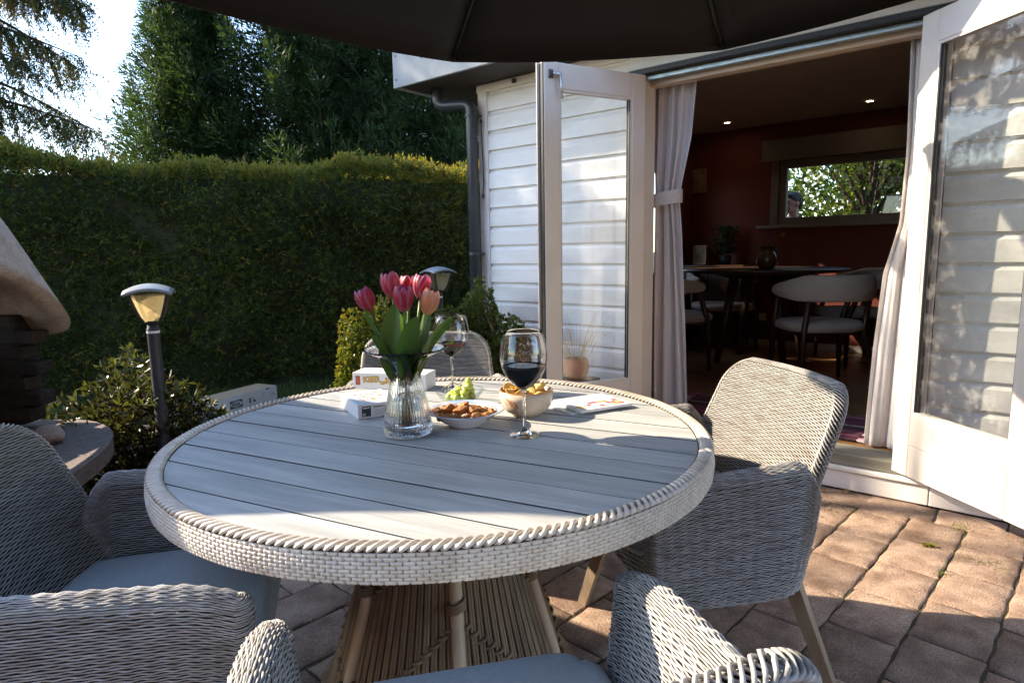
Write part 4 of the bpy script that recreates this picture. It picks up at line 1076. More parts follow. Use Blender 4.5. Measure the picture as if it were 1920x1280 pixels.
# wine glasses
m_tg = thin_glass('wine_glass_bowl', (0.97, 0.98, 0.98), 1.5, edge=1.0, edgecol=(0.22, 0.25, 0.25))
m_sg = real_glass('wine_glass_stem', (0.98, 0.99, 0.99), 1.46)
def wine_mat():
    m, N, L, b = new_mat('red_wine')
    b.inputs['Base Color'].default_value = (0.14, 0.004, 0.016, 1); b.inputs['Roughness'].default_value = 0.03; b.inputs['Specular IOR Level'].default_value = 0.05
    b.inputs['Subsurface Weight'].default_value = 0.0
    return m
m_wine = wine_mat()
m_wine_lit_edge = mat('red_wine_lit_edge', (0.66, 0.03, 0.09), (0.74, 0.06, 0.13), 10, 0.6, spec=0.0)  # ring's bright red paints the light passing through the thin wine
def wine_glass(loc, H, level, label):
    e = empty('wine_glass', loc, 0, label, 'wine glass')
    zb = 0.128
    bowl = [(0.006, zb - 0.003), (0.012, zb), (0.030, zb + 0.013), (0.047, zb + 0.032), (0.058, zb + 0.053), (0.0632, zb + 0.076), (0.0635, zb + 0.094), (0.0595, zb + 0.120), (0.0535, zb + 0.143), (0.0495, H)]
    inner = [(max(r_ - 0.0009, 0.0), z_ + (0.0012 if z_ < zb + 0.02 else 0.0)) for r_, z_ in bowl[1:]][::-1]
    MB().lathe([(0.0, zb - 0.0035)] + bowl + [(0.0491, H + 0.0008)] + inner + [(0.0, zb + 0.0008)], 72, cap0=False).build('bowl', e, m_sg, True)
    MB().lathe([(0.0, 0.0), (0.041, 0.0), (0.0415, 0.0012), (0.036, 0.0028), (0.018, 0.006), (0.0085, 0.011), (0.0046, 0.022), (0.0039, 0.05), (0.0039, zb - 0.025), (0.0052, zb - 0.012), (0.0075, zb - 0.0045), (0.0, zb - 0.0045)], 40, cap0=False).build('stem_and_foot', e, m_sg, True)
    B = np.array(bowl)[1:]; lz = zb + level
    pr = [(0.0, zb + 0.0004)] + [(np.interp(z, B[:, 1], B[:, 0]) - 0.0005, z) for z in np.linspace(zb + 0.0012, lz, 14)]
    rl = pr[-1][0]
    wi = MB(); wi.lathe(pr + [(rl - 0.004, lz - 0.0003)], 64, cap0=False); wi.lathe([(rl - 0.004, lz - 0.0003), (0.0, lz - 0.0003)], 64, cap0=False)
    wi.build('wine', e, m_wine, True)
    MB().lathe([(rl - 0.0001, lz - 0.0022), (rl - 0.0001, lz + 0.0006), (rl - 0.010, lz + 0.0005), (rl - 0.018, lz + 0.0001)], 64, cap0=False).build('wine_lit_edge', e, m_wine_lit_edge, True)
    return e
wine_glass((0.030, 1.648, TOP), 0.283, 0.062, 'large wine glass of red wine in front of the chip bowl')
wine_glass((-0.216, 2.205, TOP), 0.273, 0.046, 'wine glass half full of red wine behind the grape dish')

# plate with fried snacks
m_china = mat('china_white', (0.70, 0.69, 0.67), (0.74, 0.73, 0.71), 5, 0.15, spec=0.5, coat=0.6, rvar=0.03)
m_blue = mat('china_blue_wash', (0.30, 0.42, 0.62), (0.66, 0.68, 0.70), 9, 0.15, spec=0.5, coat=0.6, rvar=0.03, thr=(0.4, 0.6))
PX, PY = -0.138, 1.763
plate = empty('soup_plate', (PX, PY, TOP), 0, 'white soup plate with blue washed rim full of fried snacks', 'plate')
MB().lathe([(0.0, 0.002), (0.043, 0.002), (0.046, 0.0), (0.05, 0.0), (0.052, 0.004), (0.075, 0.018), (0.086, 0.033), (0.0905, 0.0375), (0.0905, 0.040), (0.084, 0.0365), (0.072, 0.022), (0.05, 0.009), (0.0, 0.008)], 64, cap0=False).build('bowl', plate, m_china, True)
MB().lathe([(0.0908, 0.0375), (0.108, 0.0425), (0.1125, 0.0445), (0.1125, 0.0465), (0.107, 0.046), (0.0908, 0.0405)], 64, cap0=False).build('rim', plate, m_blue, True)
m_fry = mat('fried_batter', (0.30, 0.115, 0.025), (0.50, 0.24, 0.075), 60, 0.55, 0.9, 150, c3=(0.20, 0.065, 0.015), scale3=30, rnd=0.15, bdist=0.006)
def lump(name, seed, sx, sy, sz, amp, freq, nu=22, nv=14):
    r = random.Random(seed); ph = [r.uniform(0, 6) for _ in range(9)]; m = MB(); V = []; F = []
    for i in range(nv + 1):
        t = math.pi * i / nv
        for j in range(nu):
            a = 2 * math.pi * j / nu
            d = Vector((math.sin(t) * math.cos(a), math.sin(t) * math.sin(a), math.cos(t)))
            q = 1 + amp * (math.sin(freq * d.x + ph[0]) * math.sin(freq * d.y + ph[1]) + 0.6 * math.sin(freq * 1.7 * d.z + ph[2] + 2 * d.x) + 0.5 * math.sin(freq * 2.3 * d.x + ph[3]) * math.sin(freq * 2.1 * d.y + ph[4]))
            V.append((d.x * q * sx, d.y * q * sy, d.z * q * sz))
    for i in range(nv):
        for j in range(nu): F.append((i * nu + j, (i + 1) * nu + j, (i + 1) * nu + (j + 1) % nu, i * nu + (j + 1) % nu))
    m.add(V, F); return m.mesh(name)
fry = [lump('fried_snack', k, random.uniform(0.019, 0.027), random.uniform(0.011, 0.015), random.uniform(0.009, 0.013), 0.16, 3.6) for k in range(6)]
for me in fry: me.materials.append(m_fry); me.polygons.foreach_set('use_smooth', np.ones(len(me.polygons), dtype=bool))
spots = [(-0.085, -0.005, 0.038), (-0.072, -0.022, 0.032), (-0.066, 0.018, 0.04), (-0.05, -0.042, 0.030), (-0.045, 0.0, 0.046), (-0.03, 0.03, 0.040), (-0.022, -0.05, 0.028), (-0.012, -0.02, 0.046), (-0.004, 0.012, 0.052), (0.008, -0.048, 0.030), (0.022, -0.022, 0.043), (0.028, 0.02, 0.043), (0.036, -0.045, 0.033), (0.05, -0.012, 0.040), (0.058, 0.02, 0.034), (0.06, -0.04, 0.033), (0.0, 0.045, 0.034), (-0.05, 0.038, 0.034), (0.074, -0.012, 0.036)]
for i, (x, y, z) in enumerate(spots):
    o = link('fried_snack', fry[i % 6], None, label='golden brown battered fried piece heaped on the soup plate', cat='snack', group='fried pieces on the soup plate')
    o.location = (PX + x * 0.98, PY + y, TOP + z); o.rotation_euler = (random.uniform(-0.4, 0.4), random.uniform(-0.4, 0.4), random.uniform(0, 3.1))

# chip bowl
CX, CY = 0.040, 1.868
m_stone = mat('stoneware_cream', (0.56, 0.45, 0.33), (0.64, 0.54, 0.42), 25, 0.35, 0.05, 100, spec=0.45)
m_stone_rim = mat('stoneware_brown_rim', (0.36, 0.15, 0.05), (0.46, 0.22, 0.09), 25, 0.3)
cbw = empty('chip_bowl', (CX, CY, TOP), 0, 'cream stoneware bowl with brown brush strokes, filled with crisps', 'bowl')
MB().lathe([(0.0, 0.003), (0.036, 0.003), (0.038, 0.0), (0.044, 0.0), (0.046, 0.005), (0.064, 0.014), (0.0755, 0.032), (0.0805, 0.055), (0.081, 0.0755), (0.0765, 0.0755), (0.075, 0.05), (0.066, 0.026), (0.04, 0.01), (0.0, 0.009)], 64, cap0=False).build('body', cbw, m_stone, True)
MB().lathe([(0.0812, 0.0752), (0.0812, 0.077), (0.079, 0.0782), (0.0765, 0.077), (0.0765, 0.0752)], 64, cap0=False).build('rim', cbw, m_stone_rim, True)
for k, (a0, z0, dz, w_) in enumerate(((-2.25, 0.050, 0.016, 0.0035), (-2.15, 0.036, 0.026, 0.0045), (-2.02, 0.030, 0.03, 0.004), (-1.9, 0.034, 0.024, 0.0035), (-2.38, 0.04, 0.012, 0.004))):
    st = MB(); G = []
    for i in range(9):
        f = i / 8; z = z0 + dz * f; r = np.interp(z, [0.014, 0.032, 0.055, 0.0755], [0.064, 0.0755, 0.0805, 0.081]) + 0.0004
        a = a0 - 0.20 * f; ww = w_ * math.sin(math.pi * (0.08 + 0.9 * f)) / r
        G.append([(r * math.cos(a + s * ww), r * math.sin(a + s * ww), z) for s in (-1, 0, 1)])
    st.grid(G); st.build('brush_stroke', cbw, m_stone_rim)
m_chip = mat('crisp_yellow', (0.66, 0.42, 0.10), (0.76, 0.58, 0.22), 30, 0.5, 0.5, 120, c3=(0.52, 0.22, 0.04), scale3=20, rnd=0.12)
def chip_mesh(k):
    r = random.Random(k); m = MB(); G = []
    c1, c2, e = r.uniform(8, 16), r.uniform(-6, 10), r.uniform(0.7, 0.95)
    for i in range(6):
        q = i / 5 * 0.023
        G.append([(q * math.cos(a), q * e * math.sin(a), c1 * (q * math.cos(a)) ** 2 - c2 * (q * math.sin(a)) ** 2 + 0.001 * math.sin(3 * a + k) * i / 5) for a in np.linspace(0, 2 * math.pi, 19)])
    m.grid(G); return m.mesh('crisp')
chips = [chip_mesh(k) for k in range(6)]
for me in chips: me.materials.append(m_chip); me.polygons.foreach_set('use_smooth', np.ones(len(me.polygons), dtype=bool))
for k in range(34):
    a = k * 2.4; r = 0.058 * math.sqrt((k % 17 + 0.5) / 17); z = 0.060 + 0.012 * (k // 17) + 0.014 * (1 - r / 0.06)
    o = link('crisp', chips[k % 6], None, label='curled yellow potato crisp in the cream stoneware bowl', cat='crisp', group='crisps in the bowl')
    o.location = (CX + r * math.cos(a), CY + r * math.sin(a), TOP + z); o.rotation_euler = (random.uniform(-0.7, 0.7), random.uniform(-0.7, 0.7), random.uniform(0, 6))
    s_ = o.modifiers.new('t', 'SOLIDIFY'); s_.thickness = 0.0016
# grape dish
GX, GY = -0.175, 2.02
gd = empty('glass_dish', (GX, GY, TOP), 0, 'small ribbed glass dish of green grapes', 'dish')
MB().lathe([(0.0, 0.0), (0.040, 0.0), (0.046, 0.004), (0.062, 0.022), (0.078, 0.044), (0.0775, 0.0465), (0.074, 0.0445), (0.057, 0.024), (0.040, 0.008), (0.0, 0.006)], 28 * 6, mod=lambda a, r, z: 1 + 0.035 * abs(math.cos(14 * a)) * (1 if r > 0.045 else 0), cap0=False).build('body', gd, thin_glass('dish_glass', (0.93, 0.96, 0.95), 1.5, edge=1, edgecol=(0.55, 0.6, 0.58)), True)
def grape_mat():
    m, N, L, b = new_mat('grape_green')
    b.inputs['Base Color'].default_value = (0.50, 0.56, 0.12, 1); b.inputs['Roughness'].default_value = 0.25; b.inputs['Subsurface Weight'].default_value = 0.7; b.inputs['Subsurface Radius'].default_value = (0.012, 0.012, 0.004); b.inputs['Subsurface Scale'].default_value = 1.0
    return m
m_grape = grape_mat()
g_me = lump('grape', 3, 0.0115, 0.0115, 0.0145, 0.0, 1, 18, 12); g_me.materials.append(m_grape); g_me.polygons.foreach_set('use_smooth', np.ones(len(g_me.polygons), dtype=bool))
gpos = []
for k in range(17):
    a = k * 2.4; r = 0.047 * math.sqrt((k + 0.5) / 17); gpos.append((r * math.cos(a), r * math.sin(a), 0.022 + 0.1 * r))
for k in range(9):
    a = k * 2.4 + 0.6; r = 0.034 * math.sqrt((k + 0.5) / 9); gpos.append((0.012 + r * math.cos(a), r * math.sin(a), 0.041))
gpos += [(0.022, 0.0, 0.058), (0.034, 0.012, 0.055), (0.028, -0.012, 0.056), (0.03, 0.004, 0.072)]
for (x, y, z) in gpos:
    o = link('grape', g_me, None, label='pale green grape in the ribbed glass dish', cat='grape', group='grapes in the glass dish')
    o.location = (GX + x, GY + y, TOP + z); o.rotation_euler = (random.uniform(-1.5, 1.5), random.uniform(-1.5, 1.5), 0)
gs = empty('bare_grape_bunch', (GX, GY, TOP + 0.05), 0, 'bare branching grape stem on the grapes', 'stem')
for k, pts in enumerate(([(-0.05, -0.02, 0.008), (-0.02, -0.01, 0.022), (0.01, -0.015, 0.012)], [(-0.02, -0.01, 0.022), (-0.03, 0.005, 0.04)], [(-0.035, -0.016, 0.014), (-0.03, -0.035, 0.002)], [(0.0, -0.012, 0.018), (0.012, -0.03, 0.03)], [(0.0, -0.012, 0.018), (0.01, -0.03, 0.0)])):
    MB().tube(pts, 0.0017, 6).build('twig', gs, mat('grape_twig', (0.25, 0.24, 0.05), (0.33, 0.25, 0.08), 40, 0.6), True)

# game boxes
m_card = mat('box_card_white', (0.70, 0.70, 0.70), (0.74, 0.74, 0.74), 5, 0.35, spec=0.4)
m_ink = mat('ink_black', (0.03, 0.03, 0.04), (0.05, 0.05, 0.06), 30, 0.4)
m_yel = mat('ink_yellow', (0.72, 0.42, 0.03), (0.78, 0.50, 0.06), 40, 0.4)
m_brn = mat('ink_brown', (0.28, 0.07, 0.03), (0.36, 0.12, 0.05), 60, 0.4)
m_skyb = mat('ink_pale_blue', (0.45, 0.62, 0.70), (0.62, 0.70, 0.74), 40, 0.4)
m_pnk = mat('ink_pink', (0.70, 0.30, 0.36), (0.74, 0.50, 0.54), 60, 0.4)
m_org = mat('ink_orange', (0.70, 0.25, 0.05), (0.75, 0.35, 0.10), 40, 0.4)
m_grn = mat('ink_green', (0.25, 0.50, 0.30), (0.4, 0.6, 0.4), 40, 0.4)
m_redi = mat('ink_red', (0.55, 0.04, 0.06), (0.62, 0.10, 0.12), 40, 0.4)
def flat(e, name, x0, x1, z0, z1, y, mm):                      # thin print on a box front (local xz plane)
    return MB().box(x0, x1, y - 0.0003, y, z0, z1).build(name, e, mm)
FRONT = Matrix(((1, 0, 0, 0), (0, 0, -1, 0), (0, 1, 0, 0), (0, 0, 0, 1)))
b2 = empty('game_box', (-0.592, 2.283, TOP), R(-13.5), 'long white game box with yellow lettering standing behind the vase', 'box')
MB().bbox(0, 0.288, 0, 0.10, 0, 0.060, 0.0012).build('carton', b2, m_card)
flat(b2, 'picture_panel', 0.012, 0.030, 0.014, 0.048, -0.0002, m_brn); flat(b2, 'panel_figure', 0.017, 0.025, 0.022, 0.036, -0.0006, m_redi)
def word(t, x, z, s, mm, bold, rot=0.0, y=-0.0008): return lettering(t, s, b2, Matrix.Translation((x, y, z)) @ Matrix.Rotation(rot, 4, 'Y') @ FRONT, mm, bold=bold, depth=0.0003)
for mm, bold, y in ((m_ink, 0.0014, -0.0006), (m_yel, 0.0003, -0.0016)):
    word('KEER', 0.042, 0.024, 0.030, mm, bold, -0.06, y); word('OP', 0.110, 0.019, 0.015, mm, bold * 0.8, 0.0, y); word('KEER!', 0.130, 0.022, 0.030, mm, bold, -0.04, y)
for k, mm in enumerate((m_ink, m_ink)): flat(b2, 'small_mark', 0.245 + 0.016 * k, 0.253 + 0.016 * k, 0.024, 0.040, -0.0006, mm)
b1 = empty('game_box', (-0.465, 1.833, TOP), R(30), 'small white game box with a dark panel lying beside the vase', 'box')
MB().bbox(0, 0.135, 0, 0.19, 0, 0.044, 0.0012).build('carton', b1, m_card)
flat(b1, 'dark_panel', 0.012, 0.040, 0.006, 0.038, -0.0002, m_ink); flat(b1, 'panel_badge', 0.015, 0.023, 0.009, 0.017, -0.0006, m_grn); flat(b1, 'panel_title', 0.015, 0.036, 0.031, 0.034, -0.0006, m_card)
lettering('Dubbel zo Clever', 0.0085, b1, Matrix.Translation((0.048, -0.0006, 0.031)) @ FRONT, m_ink, bold=0.0001)
for k in range(5): flat(b1, 'text_line', 0.048, 0.105 - 0.008 * (k % 2), 0.0245 - 0.0042 * k, 0.0256 - 0.0042 * k, -0.0003, mat('ink_grey', (0.3, 0.3, 0.3), None, 5, 0.5))
def top_print(e, name, x0, x1, y0, y1, z, mm): return MB().box(x0, x1, y0, y1, z, z + 0.0004).build(name, e, mm)
top_print(b1, 'cover_print', 0.004, 0.131, 0.004, 0.186, 0.0441, m_skyb); top_print(b1, 'cover_field', 0.018, 0.118, 0.03, 0.165, 0.0446, m_card)
rr_ = random.Random(4)
for i in range(5):
    for j in range(7): top_print(b1, 'cover_square', 0.026 + i * 0.017, 0.039 + i * 0.017, 0.042 + j * 0.0165, 0.055 + j * 0.0165, 0.0451, rr_.choice([m_pnk, m_pnk, m_skyb, m_card, m_org]))
# score pads
def pad(loc, rz, wd, ht, th_, label, seed, tilt=(0, 0)):
    e = empty('score_pad', loc, rz, label, 'paper pad'); e.rotation_euler = (tilt[0], tilt[1], rz)
    MB().bbox(0, wd, 0, ht, 0, th_, 0.0006).build('sheets', e, m_card)
    r = random.Random(seed)
    top_print(e, 'grid_print', 0.006, wd - 0.006, ht * 0.45, ht - 0.01, th_ + 0.0001, mat('ink_lilac_grid', (0.48, 0.50, 0.66), (0.66, 0.67, 0.72), 160, 0.4, thr=(0.45, 0.55)))
    for i in range(9):
        for j in range(3):
            if r.random() < 0.72: top_print(e, 'colour_square', 0.012 + i * (wd - 0.024) / 9, 0.012 + (i + 0.85) * (wd - 0.024) / 9, 0.014 + j * 0.022, 0.032 + j * 0.022, th_ + 0.0002, r.choice([m_redi, m_redi, m_pnk, m_skyb, m_grn, m_yel, m_org]))
    return e
pad((0.178, 1.842, TOP), R(33), 0.195, 0.155, 0.004, 'printed score sheet sticking out under the other pad', 3)
pad((0.205, 1.838, TOP + 0.0055), R(27), 0.19, 0.165, 0.009, 'coloured score pad lying on top, next to the chip bowl', 5)

# ------------------------------------------------------------------ parasol
m_par = mat('parasol_fabric', (0.012, 0.010, 0.009), (0.016, 0.013, 0.012), 60, 0.85, 0.15, 400, sheen=0.1)
m_parrib = mat('parasol_rib', (0.02, 0.02, 0.021), (0.03, 0.03, 0.031), 30, 0.4, metal=0.5)
PC = Vector((0.24, 1.64, 0.0)); PR, PZ0, PZ1 = 1.68, 2.20, 2.72
par = empty('cantilever_parasol', (PC.x, PC.y, 0), R(-5 + 90 + 22.5), 'large dark brown cantilever parasol spread over the table', 'parasol')
def pp(k, f, sag=0.0):
    a = 2 * math.pi * k / 8; z = PZ1 + (PZ0 - PZ1) * f - sag
    return Vector((PR * f * math.cos(a), PR * f * math.sin(a), z))
for k in range(8):
    G = []
    for i in range(11):
        f = 0.04 + 0.96 * i / 10; A, B = pp(k, f), pp(k + 1, f); row = []
        for j in range(9):
            s = j / 8; p = A.lerp(B, s); q = 4 * s * (1 - s)
            p.z -= 0.028 * q * f; p = Vector((p.x * (1 - 0.018 * q * f), p.y * (1 - 0.018 * q * f), p.z)); row.append(tuple(p))
        G.append(row)
    A = G[-1]; G.append([(x * 0.998, y * 0.998, z - 0.035) for x, y, z in A])
    m = MB(); m.grid(G); o = m.build('canopy_panel', par, m_par, True); o.modifiers.new('t', 'SOLIDIFY').thickness = 0.0015
    r_ = MB(); r_.tube([tuple(pp(k, f) - Vector((0, 0, 0.014))) for f in (0.05, 0.4, 0.7, 1.0)], [0.011, 0.011, 0.010, 0.008], 6); rb = r_.build('rib', par, m_parrib)
    e_ = pp(k, 1.0) - Vector((0, 0, 0.02)); d_ = Vector((e_.x, e_.y, 0)).normalized()
    t_ = MB(); t_.tube([tuple(e_ - d_ * 0.03), tuple(e_ + d_ * 0.012)], [0.014, 0.011], 10); t_.build('rib_tip', rb, m_parrib)
    s_ = MB(); s_.tube([tuple(pp(k, 0.45) - Vector((0, 0, 0.02))), (0.05 * math.cos(2 * math.pi * k / 8), 0.05 * math.sin(2 * math.pi * k / 8), 2.22)], 0.008, 6); s_.build('strut', par, m_parrib)
MB().lathe([(0.05, 2.18), (0.06, 2.2), (0.06, 2.25), (0.03, 2.27), (0.03, 2.7), (0.07, 2.71), (0.07, 2.78), (0.02, 2.8)], 20, cap1=True).build('hub', par, m_parrib, True)
import mathutils
inv = Matrix.Rotation(-R(-5 + 90 + 22.5), 4, 'Z')
am = inv @ Vector((1.6, -2.9, 0))
arm = MB(); arm.tube([(0, 0, 2.79), (am.x * 0.3, am.y * 0.3, 2.98), (am.x * 0.7, am.y * 0.7, 2.95), (am.x, am.y, 2.6), (am.x, am.y, 0.06)], 0.03, 12); arm.build('arm', par, m_parrib, True)
bs = MB()
for a in (0, math.pi / 2): bs.box(-0.5, 0.5, -0.04, 0.04, 0.0, 0.05, Matrix.Translation((am.x, am.y, 0)) @ Matrix.Rotation(a, 4, 'Z') @ Matrix.Translation((0, 0, 0.002 if a else 0)))
bs.build('cross_base', par, m_parrib)

# ------------------------------------------------------------------ garden fireplace
m_plast = mat('rough_render', (0.40, 0.315, 0.255), (0.52, 0.42, 0.345), 45, 0.9, 0.9, 120, c3=(0.33, 0.25, 0.20), scale3=9, bdist=0.012)
m_soot = mat('sooty_brick', (0.016, 0.012, 0.009), (0.04, 0.028, 0.02), 20, 0.9, 0.6, 90, rnd=0.2)
m_slabc = mat('concrete_slab', (0.12, 0.10, 0.09), (0.20, 0.17, 0.15), 40, 0.9, 0.7, 140, bdist=0.006)
FX, FY = -2.29, 2.02
fp = empty('garden_fireplace', (FX, FY, 0), 0, 'rendered garden fireplace with flared hood and round hearth slab', 'fireplace')
# hood: half width in y by height; the mouth faces the patio
HW = [(0.885, 0.985), (0.95, 0.935), (1.05, 0.87), (1.18, 0.79), (1.33, 0.70), (1.5, 0.585), (1.7, 0.455), (1.95, 0.32), (2.2, 0.235), (2.45, 0.20), (2.75, 0.19)]
hd = MB(); G = []; ntt = 28
def hood_pt(hw, z, t, shrink=0.0):
    """t 0..1 round the plan: superellipse hw x depth"""
    dx = 0.18 + 0.34 * (hw - 0.19) / 0.80
    a = 2 * math.pi * t; c, s = math.cos(a), math.sin(a); e = 2.6
    return ((dx - shrink) * math.copysign(abs(c) ** (2 / e), c), (hw - shrink) * math.copysign(abs(s) ** (2 / e), s), z)
HZ = np.array(HW)
def hood_row(f, shrink, zt):
    row = []
    for t in np.linspace(0, 1, 97):
        s = abs(math.sin(2 * math.pi * t)); z0 = 0.885 + 0.34 * (1 - s ** 2.2); z = z0 + (zt - z0) * f
        row.append(hood_pt(np.interp(z, HZ[:, 0], HZ[:, 1]), z, t, shrink))
    return row
G = [hood_row(f, 0, 2.75) for f in (0, 0.03, 0.06, 0.1, 0.15, 0.2, 0.26, 0.33, 0.4, 0.5, 0.6, 0.7, 0.8, 0.9, 1.0)]
Gi = [hood_row(f, 0.085, 2.0) for f in (0, 0.1, 0.25, 0.5, 0.8)][::-1]
hd.grid(Gi + G)
hd.build('hood', fp, m_plast, True)
MB().lathe([(0.14, 2.75), (0.24, 2.75), (0.24, 2.80), (0.12, 2.83)], 4, cap1=True).build('chimney_cap', fp, m_plast)
# brick back and side piers, laid brick by brick
def brick_mesh(l, d, h):
    return MB().bbox(0, l, 0, d, 0, h, 0.006).mesh('brick')
bk = brick_mesh(0.205, 0.10, 0.058); bk.materials.append(m_soot)
def brick(x, y, z, rz):
    o = bpy.data.objects.new('brick', bk); o.parent = fp; col.objects.link(o); o.location = (x, y, z); o.rotation_euler = (0, 0, rz + random.gauss(0, 0.01))
for c in range(6):
    z = 0.52 + c * 0.07
    for k in range(9): brick(-0.18 + random.uniform(-0.004, 0.004), -0.93 + k * 0.215 + (0.1 if c % 2 else 0) - 0.05, z, R(90))
    for sy in (-1, 1):
        for k in range(1):
            brick(-0.10 + (0.06 if c % 2 else 0.0), sy * 0.80 - 0.05, z, 0)
MB().box(-0.30, -0.285, -0.92, 0.92, 0.5, 0.98).build('mortar_backing', fp, m_soot)
for sy in (-1, 1): MB().bbox(-0.12, 0.07, sy * 0.83 - 0.075, sy * 0.83 + 0.075, 0.50, 1.0, 0.01).build('pier', fp, m_soot)
# hearth slab with rounded front
sp = [(-0.40, -1.0)] + [(0.10 + 0.56 * math.cos(a) , 0.0 + 1.0 * math.sin(a)) for a in np.linspace(-math.pi / 2, math.pi / 2, 30)] + [(-0.40, 1.0)]
sl = MB(); sl.prism(sp, 0.385, 0.465, 0.012); sl.build('hearth_slab', fp, m_slabc)
bs = MB(); bs.bbox(-0.36, 0.25, -0.8, 0.8, -0.03, 0.385, 0.01); bs.build('base', fp, m_soot)
fs = link('field_stone', lump('field_stone', 8, 0.055, 0.05, 0.045, 0.10, 2.2), None, m_plast, True, label='pale rounded stone lying on the hearth slab', cat='stone')
fs.location = (-1.98, 2.60, 0.465 + 0.038)

# ------------------------------------------------------------------ lamps
m_lampcap = mat('lamp_cap_grey', (0.20, 0.225, 0.24), (0.25, 0.275, 0.29), 8, 0.35, spec=0.5)
m_lampdk = mat('lamp_anthracite', (0.03, 0.03, 0.034), (0.042, 0.042, 0.046), 15, 0.45)
def lens_mat():
    m, N, L, b = new_mat('lamp_lens'); N.remove(b)
    a = N.new('ShaderNodeBsdfTransparent'); a.inputs[0].default_value = (0.92, 0.86, 0.70, 1)
    t = N.new('ShaderNodeBsdfTranslucent'); t.inputs[0].default_value = (0.85, 0.72, 0.45, 1)
    g = N.new('ShaderNodeBsdfGlossy'); g.inputs['Roughness'].default_value = 0.1
    x = N.new('ShaderNodeMixShader'); x.inputs[0].default_value = 0.42; L.new(a.outputs[0], x.inputs[1]); L.new(t.outputs[0], x.inputs[2])
    y = N.new('ShaderNodeMixShader'); y.inputs[0].default_value = 0.06; L.new(x.outputs[0], y.inputs[1]); L.new(g.outputs[0], y.inputs[2])
    L.new(y.outputs[0], N['Material Output'].inputs[0]); return m
m_lens = lens_mat()
def post_lamp(loc, rz, H, label):
    e = empty('post_lamp', loc, rz, label, 'garden lamp', 'garden post lamps')
    MB().lathe([(0.065, 0), (0.065, 0.012), (0.03, 0.02), (0.028, H - 0.225), (0.0285, H - 0.20), (0.024, H - 0.195), (0.024, H - 0.165)], 24, cap1=True).build('post', e, m_lampdk, True)
    MB().lathe([(0.0292, 0), (0.0292, 0.012)], 24, (0, 0, H - 0.222), cap0=False).build('sticker', e, m_card)
    zb, zt, hb, ht = H - 0.165, H - 0.035, 0.034, 0.078
    def half(f): return hb + (ht - hb) * (f ** 0.75)
    for sx in (-1, 1):
        for sy in (-1, 1):
            p = MB(); p.tube([(sx * half(f), sy * half(f), zb + (zt - zb) * f) for f in np.linspace(0, 1, 8)], 0.0085, 4); p.build('corner_bar', e, m_lampdk)
    for k in range(4):
        G = []
        for f in np.linspace(0, 1, 8):
            h = half(f) - 0.004; G.append([(h, -h + 2 * h * s, zb + (zt - zb) * f) for s in (0, 0.5, 1)])
        p = MB(); p.grid(G); o = p.build('lens', e, m_lens); o.rotation_euler = (0, 0, k * math.pi / 2)
    MB().lathe([(0.045, zb - 0.006), (0.048, zb + 0.004)], 4, cap1=True).build('base_plate', e, m_lampdk)
    G = []
    for i in range(13):
        x = -1 + 2 * i / 12
        G.append([(x * 0.105, y * 0.105, H - 0.030 + 0.047 * (1 - 0.62 * x * x) * (1 - 0.25 * y * y) - 0.014 * y * y) for y in np.linspace(-1, 1, 13)])
    c = MB(); c.grid(G); o = c.build('cap', e, m_lampcap, True); s = o.modifiers.new('t', 'SOLIDIFY'); s.thickness = 0.012; s.offset = 1
    MB().lathe([(0.017, 0), (0.017, 0.045), (0.014, 0.05)], 16, (0, 0, zb), cap1=True).build('socket', e, m_lampdk, True)
    MB().lathe([(0.012, 0.0), (0.016, 0.012), (0.026, 0.035), (0.029, 0.05), (0.022, 0.068), (0.0, 0.076)], 20, (0, 0, zb + 0.048)).build('bulb', e, thin_glass('bulb_glass', (0.93, 0.92, 0.9), 1.5, edge=1, edgecol=(0.6, 0.6, 0.58)), True)
    return e
post_lamp((-1.735, 3.02, -0.03), R(24), 1.135, 'grey capped post lamp standing in the leafy shrub')
post_lamp((-0.555, 4.82, -0.03), R(38), 1.155, 'grey capped post lamp between the hedge and the downpipe, above the box bush')

# flat-pack carton on the lawn
ck = empty('cardboard_carton', (-2.42, 4.24, -0.015), R(66), 'long flat white and brown carton with black logo lying on the grass', 'carton')
m_kraft = mat('kraft_board', (0.30, 0.21, 0.13), (0.36, 0.26, 0.165), 20, 0.85)
MB().bbox(0, 1.05, 0, 0.22, 0, 0.18, 0.003).build('box', ck, m_kraft)
MB().box(0.002, 1.048, -0.001, -0.0004, 0.004, 0.177).build('printed_side', ck, m_card)
lg = MB().box(0.56, 0.68, -0.0020, -0.0011, 0.085, 0.145).build('logo_plate', ck, m_ink)
el = MB(); el.lathe([(0.0, 0.0), (1.0, 0.0)], 40, cap0=False); o = el.build('logo_oval', ck, m_card); o.matrix_local = Matrix.Translation((0.62, -0.0026, 0.115)) @ FRONT @ Matrix.Diagonal((0.056, 0.0225, 1, 1))
lettering('IKEA', 0.038, ck, Matrix.Translation((0.578, -0.0034, 0.101)) @ FRONT, m_ink, bold=0.0011)
for (a, b, c, d) in ((0.75, 0.765, 0.09, 0.135), (0.79, 0.815, 0.095, 0.11), (0.79, 0.797, 0.11, 0.13), (0.93, 0.965, 0.165, 0.175)): MB().box(a, b, -0.0020, -0.0011, c, d).build('print_mark', ck, m_ink)
for k, pts in enumerate(([(0.88, 0.10), (0.90, 0.145), (0.93, 0.145)], [(0.97, 0.10), (1.0, 0.13), (1.03, 0.10)], [(0.985, 0.115), (1.015, 0.115)])):
    MB().tube([(x, -0.0022, z) for x, z in pts], 0.0015, 4).build('line_drawing', ck, m_ink)

